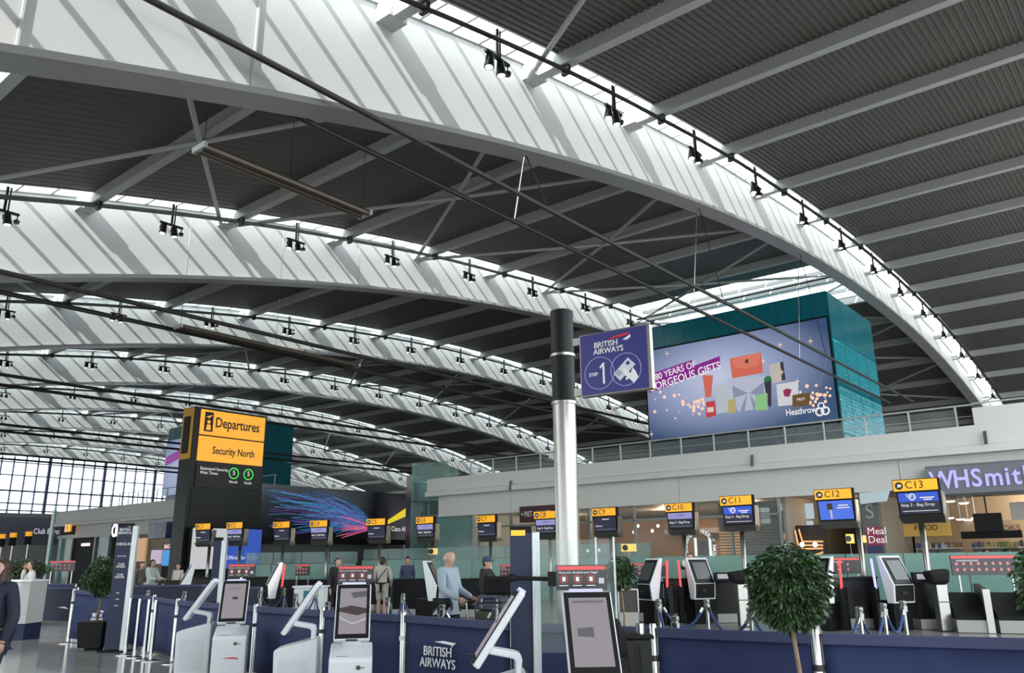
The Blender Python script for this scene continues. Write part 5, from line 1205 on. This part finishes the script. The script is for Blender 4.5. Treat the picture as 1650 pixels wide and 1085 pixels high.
    if cap:
        CM = cloth('cap', cap); MB().lathe([(.100, -.01), (.10, .03), (.08, .08), (.03, .105)], (hx, hy+.01, hz+.02), 16).build('cap', CM, t, True)
        MB().prism_z([(hx-.07, hy-.07), (hx-.05, hy-.17), (hx+.05, hy-.17), (hx+.07, hy-.07)], hz+.02, hz+.035).build('cap_peak', CM, t)
    return t
person('dark haired woman in a navy jacket at the left edge, nearest person', 4, 8.6, -12, 1.70, (.012, .016, .035), (.012, .014, .03), (.045, .022, .014), 0, hairstyle='long', stride=.12, armR=((.24, .02, 1.13), (.20, -.06, .88)))
person('staff member in a white blouse raising a hand behind the reception desk', 54, 19.9, -62, 1.76, (.62, .62, .60), (.012, .012, .015), (.02, .015, .012), 0, armL=((-.24, -.20, 1.30), (-.10, -.16, 1.56)), hairstyle='bun')
person('person in a pale grey hoodie standing in profile before the pink poster', 246, 28.0, 70, 1.80, (.40, .44, .42), (.42, .43, .40), (.02, .015, .012), 1, armR=((.20, -.16, 1.14), (.16, -.40, 1.12)), armL=((-.20, -.16, 1.14), (-.14, -.40, 1.12)))
person('person in a dark brown jacket behind the grey hoodie', 229, 29.5, 60, 1.74, (.09, .075, .06), (.05, .05, .04), (.03, .02, .015), 0)
person('staff member in a cream top behind the counter below the totem', 289, 32.2, -10, 1.66, (.55, .50, .44), (.16, .10, .06), (.05, .03, .02), 0, hairstyle='bun')
person('person in black leaning over the desk beside the middle kiosk', 540, 23.5, 40, 1.76, (.010, .010, .011), (.008, .008, .01), (.03, .02, .012), 0, lean=.16, armR=((.20, -.28, 1.12), (.14, -.48, .98)), sleeves=True)
bg_ = person('person in beige shirt and shorts with a black strap, seen from behind', 617, 24.0, 172, 1.78, (.40, .37, .32), (.44, .42, .37), (.02, .018, .015), 0, shorts=True, armL=((-.25, -.04, 1.16), (-.20, -.22, 1.02)), armR=((.25, -.04, 1.16), (.20, -.22, 1.02)))
MB().tube([(-.16, .10, 1.44), (-.02, .175, 1.25), (.14, .16, 1.02)], .014, 6).build('shoulder_strap', MATTE, bg_)
MB().lathe([(.172, 1.0), (.176, 1.02), (.172, 1.04)], n=18).build('belt', MATTE, bg_); MB().box(-.05, .02, .16, .20, .78, 1.0).build('hanging_strap', MATTE, bg_)
person('seated staff member with a hair bun lit red behind the desk', 657, 27.0, 10, 1.72, (.03, .04, .09), (.02, .02, .04), (.015, .012, .010), 1, hairstyle='bun', seat=True, zoff=.34)
person('grey-haired man in a pale blue shirt pushing a luggage trolley', 722, 13.2, 64, 1.80, (.30, .37, .43), (.012, .012, .014), (.42, .40, .37), 0, hairstyle='bald', stride=.16, wide=1.12, armR=((.25, -.05, 1.16), (.20, -.34, 1.02)), armL=((-.25, -.05, 1.16), (-.20, -.34, 1.02)))
person('person in a black hooded jacket and blue cap beyond the luggage', 783, 17.5, 70, 1.72, (.010, .010, .011), (.012, .012, .014), (.015, .012, .01), 0, cap=(.03, .05, .11), armR=((.22, -.22, 1.12), (.18, -.44, 1.06)))
st_ = person('seated staff member in a dark suit holding a white paper between red bars', 1112, 24.2, -14, 1.72, (.015, .016, .024), (.015, .016, .024), (.015, .011, .009), 0, hairstyle='short', seat=True, zoff=.36, armL=((-.24, -.10, 1.30), (-.14, -.30, 1.34)))
MB().box(-.22, -.10, -.34, -.33, 1.08, 1.26).build('paper', WHITE, st_)
person('shopper with brown hair inside the newsagent, left of the two', 1590, 30.0, 30, 1.86, (.45, .44, .40), (.05, .05, .06), (.08, .045, .025), 0, hairstyle='short')
person('shopper with black hair inside the newsagent, at the far right', 1624, 29.5, 150, 1.88, (.10, .02, .03), (.05, .05, .06), (.015, .012, .01), 0, hairstyle='long')
person('seated cafe guest in a pale top behind the shop glass', 1014, 38.5, 20, 1.72, (.60, .60, .60), (.05, .05, .06), (.03, .02, .015), 0, seat=True, zoff=.36)

for lab, px, dep, zo in (('black stool under the seated staff member with the hair bun', 657, 27.0, .34), ('black stool under the seated staff member in the dark suit', 1112, 24.2, .36), ('cafe stool under the guest in the pale top', 1014, 38.5, .36)):
    g = ground(px, dep); t = thing('stool', lab, 'stool', (g.x, g.y, 0), FACE)
    MB().lathe([(.18, zo+.30), (.19, zo+.33), (.17, zo+.36)], n=16).build('seat', MATTE, t)
    MB().lathe([(.03, .03), (.03, zo+.30)], n=8).build('column', CHROME, t); MB().lathe([(.24, 0), (.24, .02), (.03, .04)], n=18).build('base', CHROME, t)
    MB().box(-.2, .2, -.62, .1, zo-.05, zo-.01).build('footrest', MATTE, t)

# ================================================================ luggage trolley
g = ground(782, 12.4)
tr = thing('luggage_trolley', 'chrome luggage trolley pushed by the grey-haired man', 'trolley', (g.x, g.y, 0), FACE + math.radians(-12))
for y in (0, .5):
    MB().tube([(-.24, y, .10), (-.26, y, .60), (-.30, y, 1.02)], .016, 8).build('upright', CHROME, tr)
    MB().tube([(-.24, y, .16), (.55, y, .16)], .016, 8).build('side_rail', CHROME, tr)
    for x in (-.2, .5): MB().prism_x([(x+.07*math.cos(a_*.524), .07+.07*math.sin(a_*.524)) for a_ in range(12)], -.02, .02).build('wheel', MATTE, tr)
for ch in tr.children:
    if ch.name.startswith('wheel'): ch.rotation_euler = (0, 0, math.radians(90)); 
ws = [c for c in tr.children if c.name.startswith('wheel')]
for c, (x, y) in zip(ws, ((-.2, 0), (.5, 0), (-.2, .5), (.5, .5))):
    c.data = MB().prism([(.07*math.cos(a_*.524), .07*math.sin(a_*.524)) for a_ in range(12)], -.02, .02).mesh('wheel'); c.data.materials.append(MATTE); c.rotation_euler = (0, 0, 0); c.location = (x, y, .07)
MB().tube([(-.30, 0, 1.02), (-.30, .5, 1.02)], .02, 8).build('handle', MATTE, tr)
for x in (-.1, .1, .3, .5): MB().tube([(x, 0, .165), (x, .5, .165)], .012, 6).build('deck_bar', CHROME, tr)
def case(name, label, x0, x1, y0, y1, z0, z1, m_, clasps=False, cat='suitcase'):
    t = thing(name, label, cat, (g.x, g.y, 0), FACE + math.radians(-12), 'luggage on the trolley')
    MB().box(x0, x1, y0, y1, z0, z1).build('shell', m_, t, bevel=.035)
    MB().box(x0-.003, x1+.003, y0-.003, y1+.003, (z0+z1)/2-.008, (z0+z1)/2+.008).build('seam', MATTE, t)
    MB().tube([((x0+x1)/2-.08, y0-.005, z1-.06), ((x0+x1)/2-.07, y0-.03, z1-.05), ((x0+x1)/2+.07, y0-.03, z1-.05), ((x0+x1)/2+.08, y0-.005, z1-.06)], .010, 6).build('handle', MATTE, t)
    if clasps:
        for x in (x0+.08, x1-.08):
            for z in (z0+.06, z1-.08): MB().box(x-.014, x+.014, y0-.012, y0, z-.02, z+.02).build('clasp', CHROME, t)
case('suitcase', 'olive lower suitcase on the luggage trolley', -.16, .50, .02, .48, .185, .90, cloth('olive', (.05, .05, .03)))
case('suitcase', 'slate suitcase with steel clasps stacked on the trolley', -.14, .26, .02, .46, .905, 1.13, cloth('slate_case', (.055, .06, .09)), True)
case('travel_bag', 'black soft travel bag on top of the trolley', -.06, .42, .05, .42, 1.135, 1.40, MATTE, cat='bag')
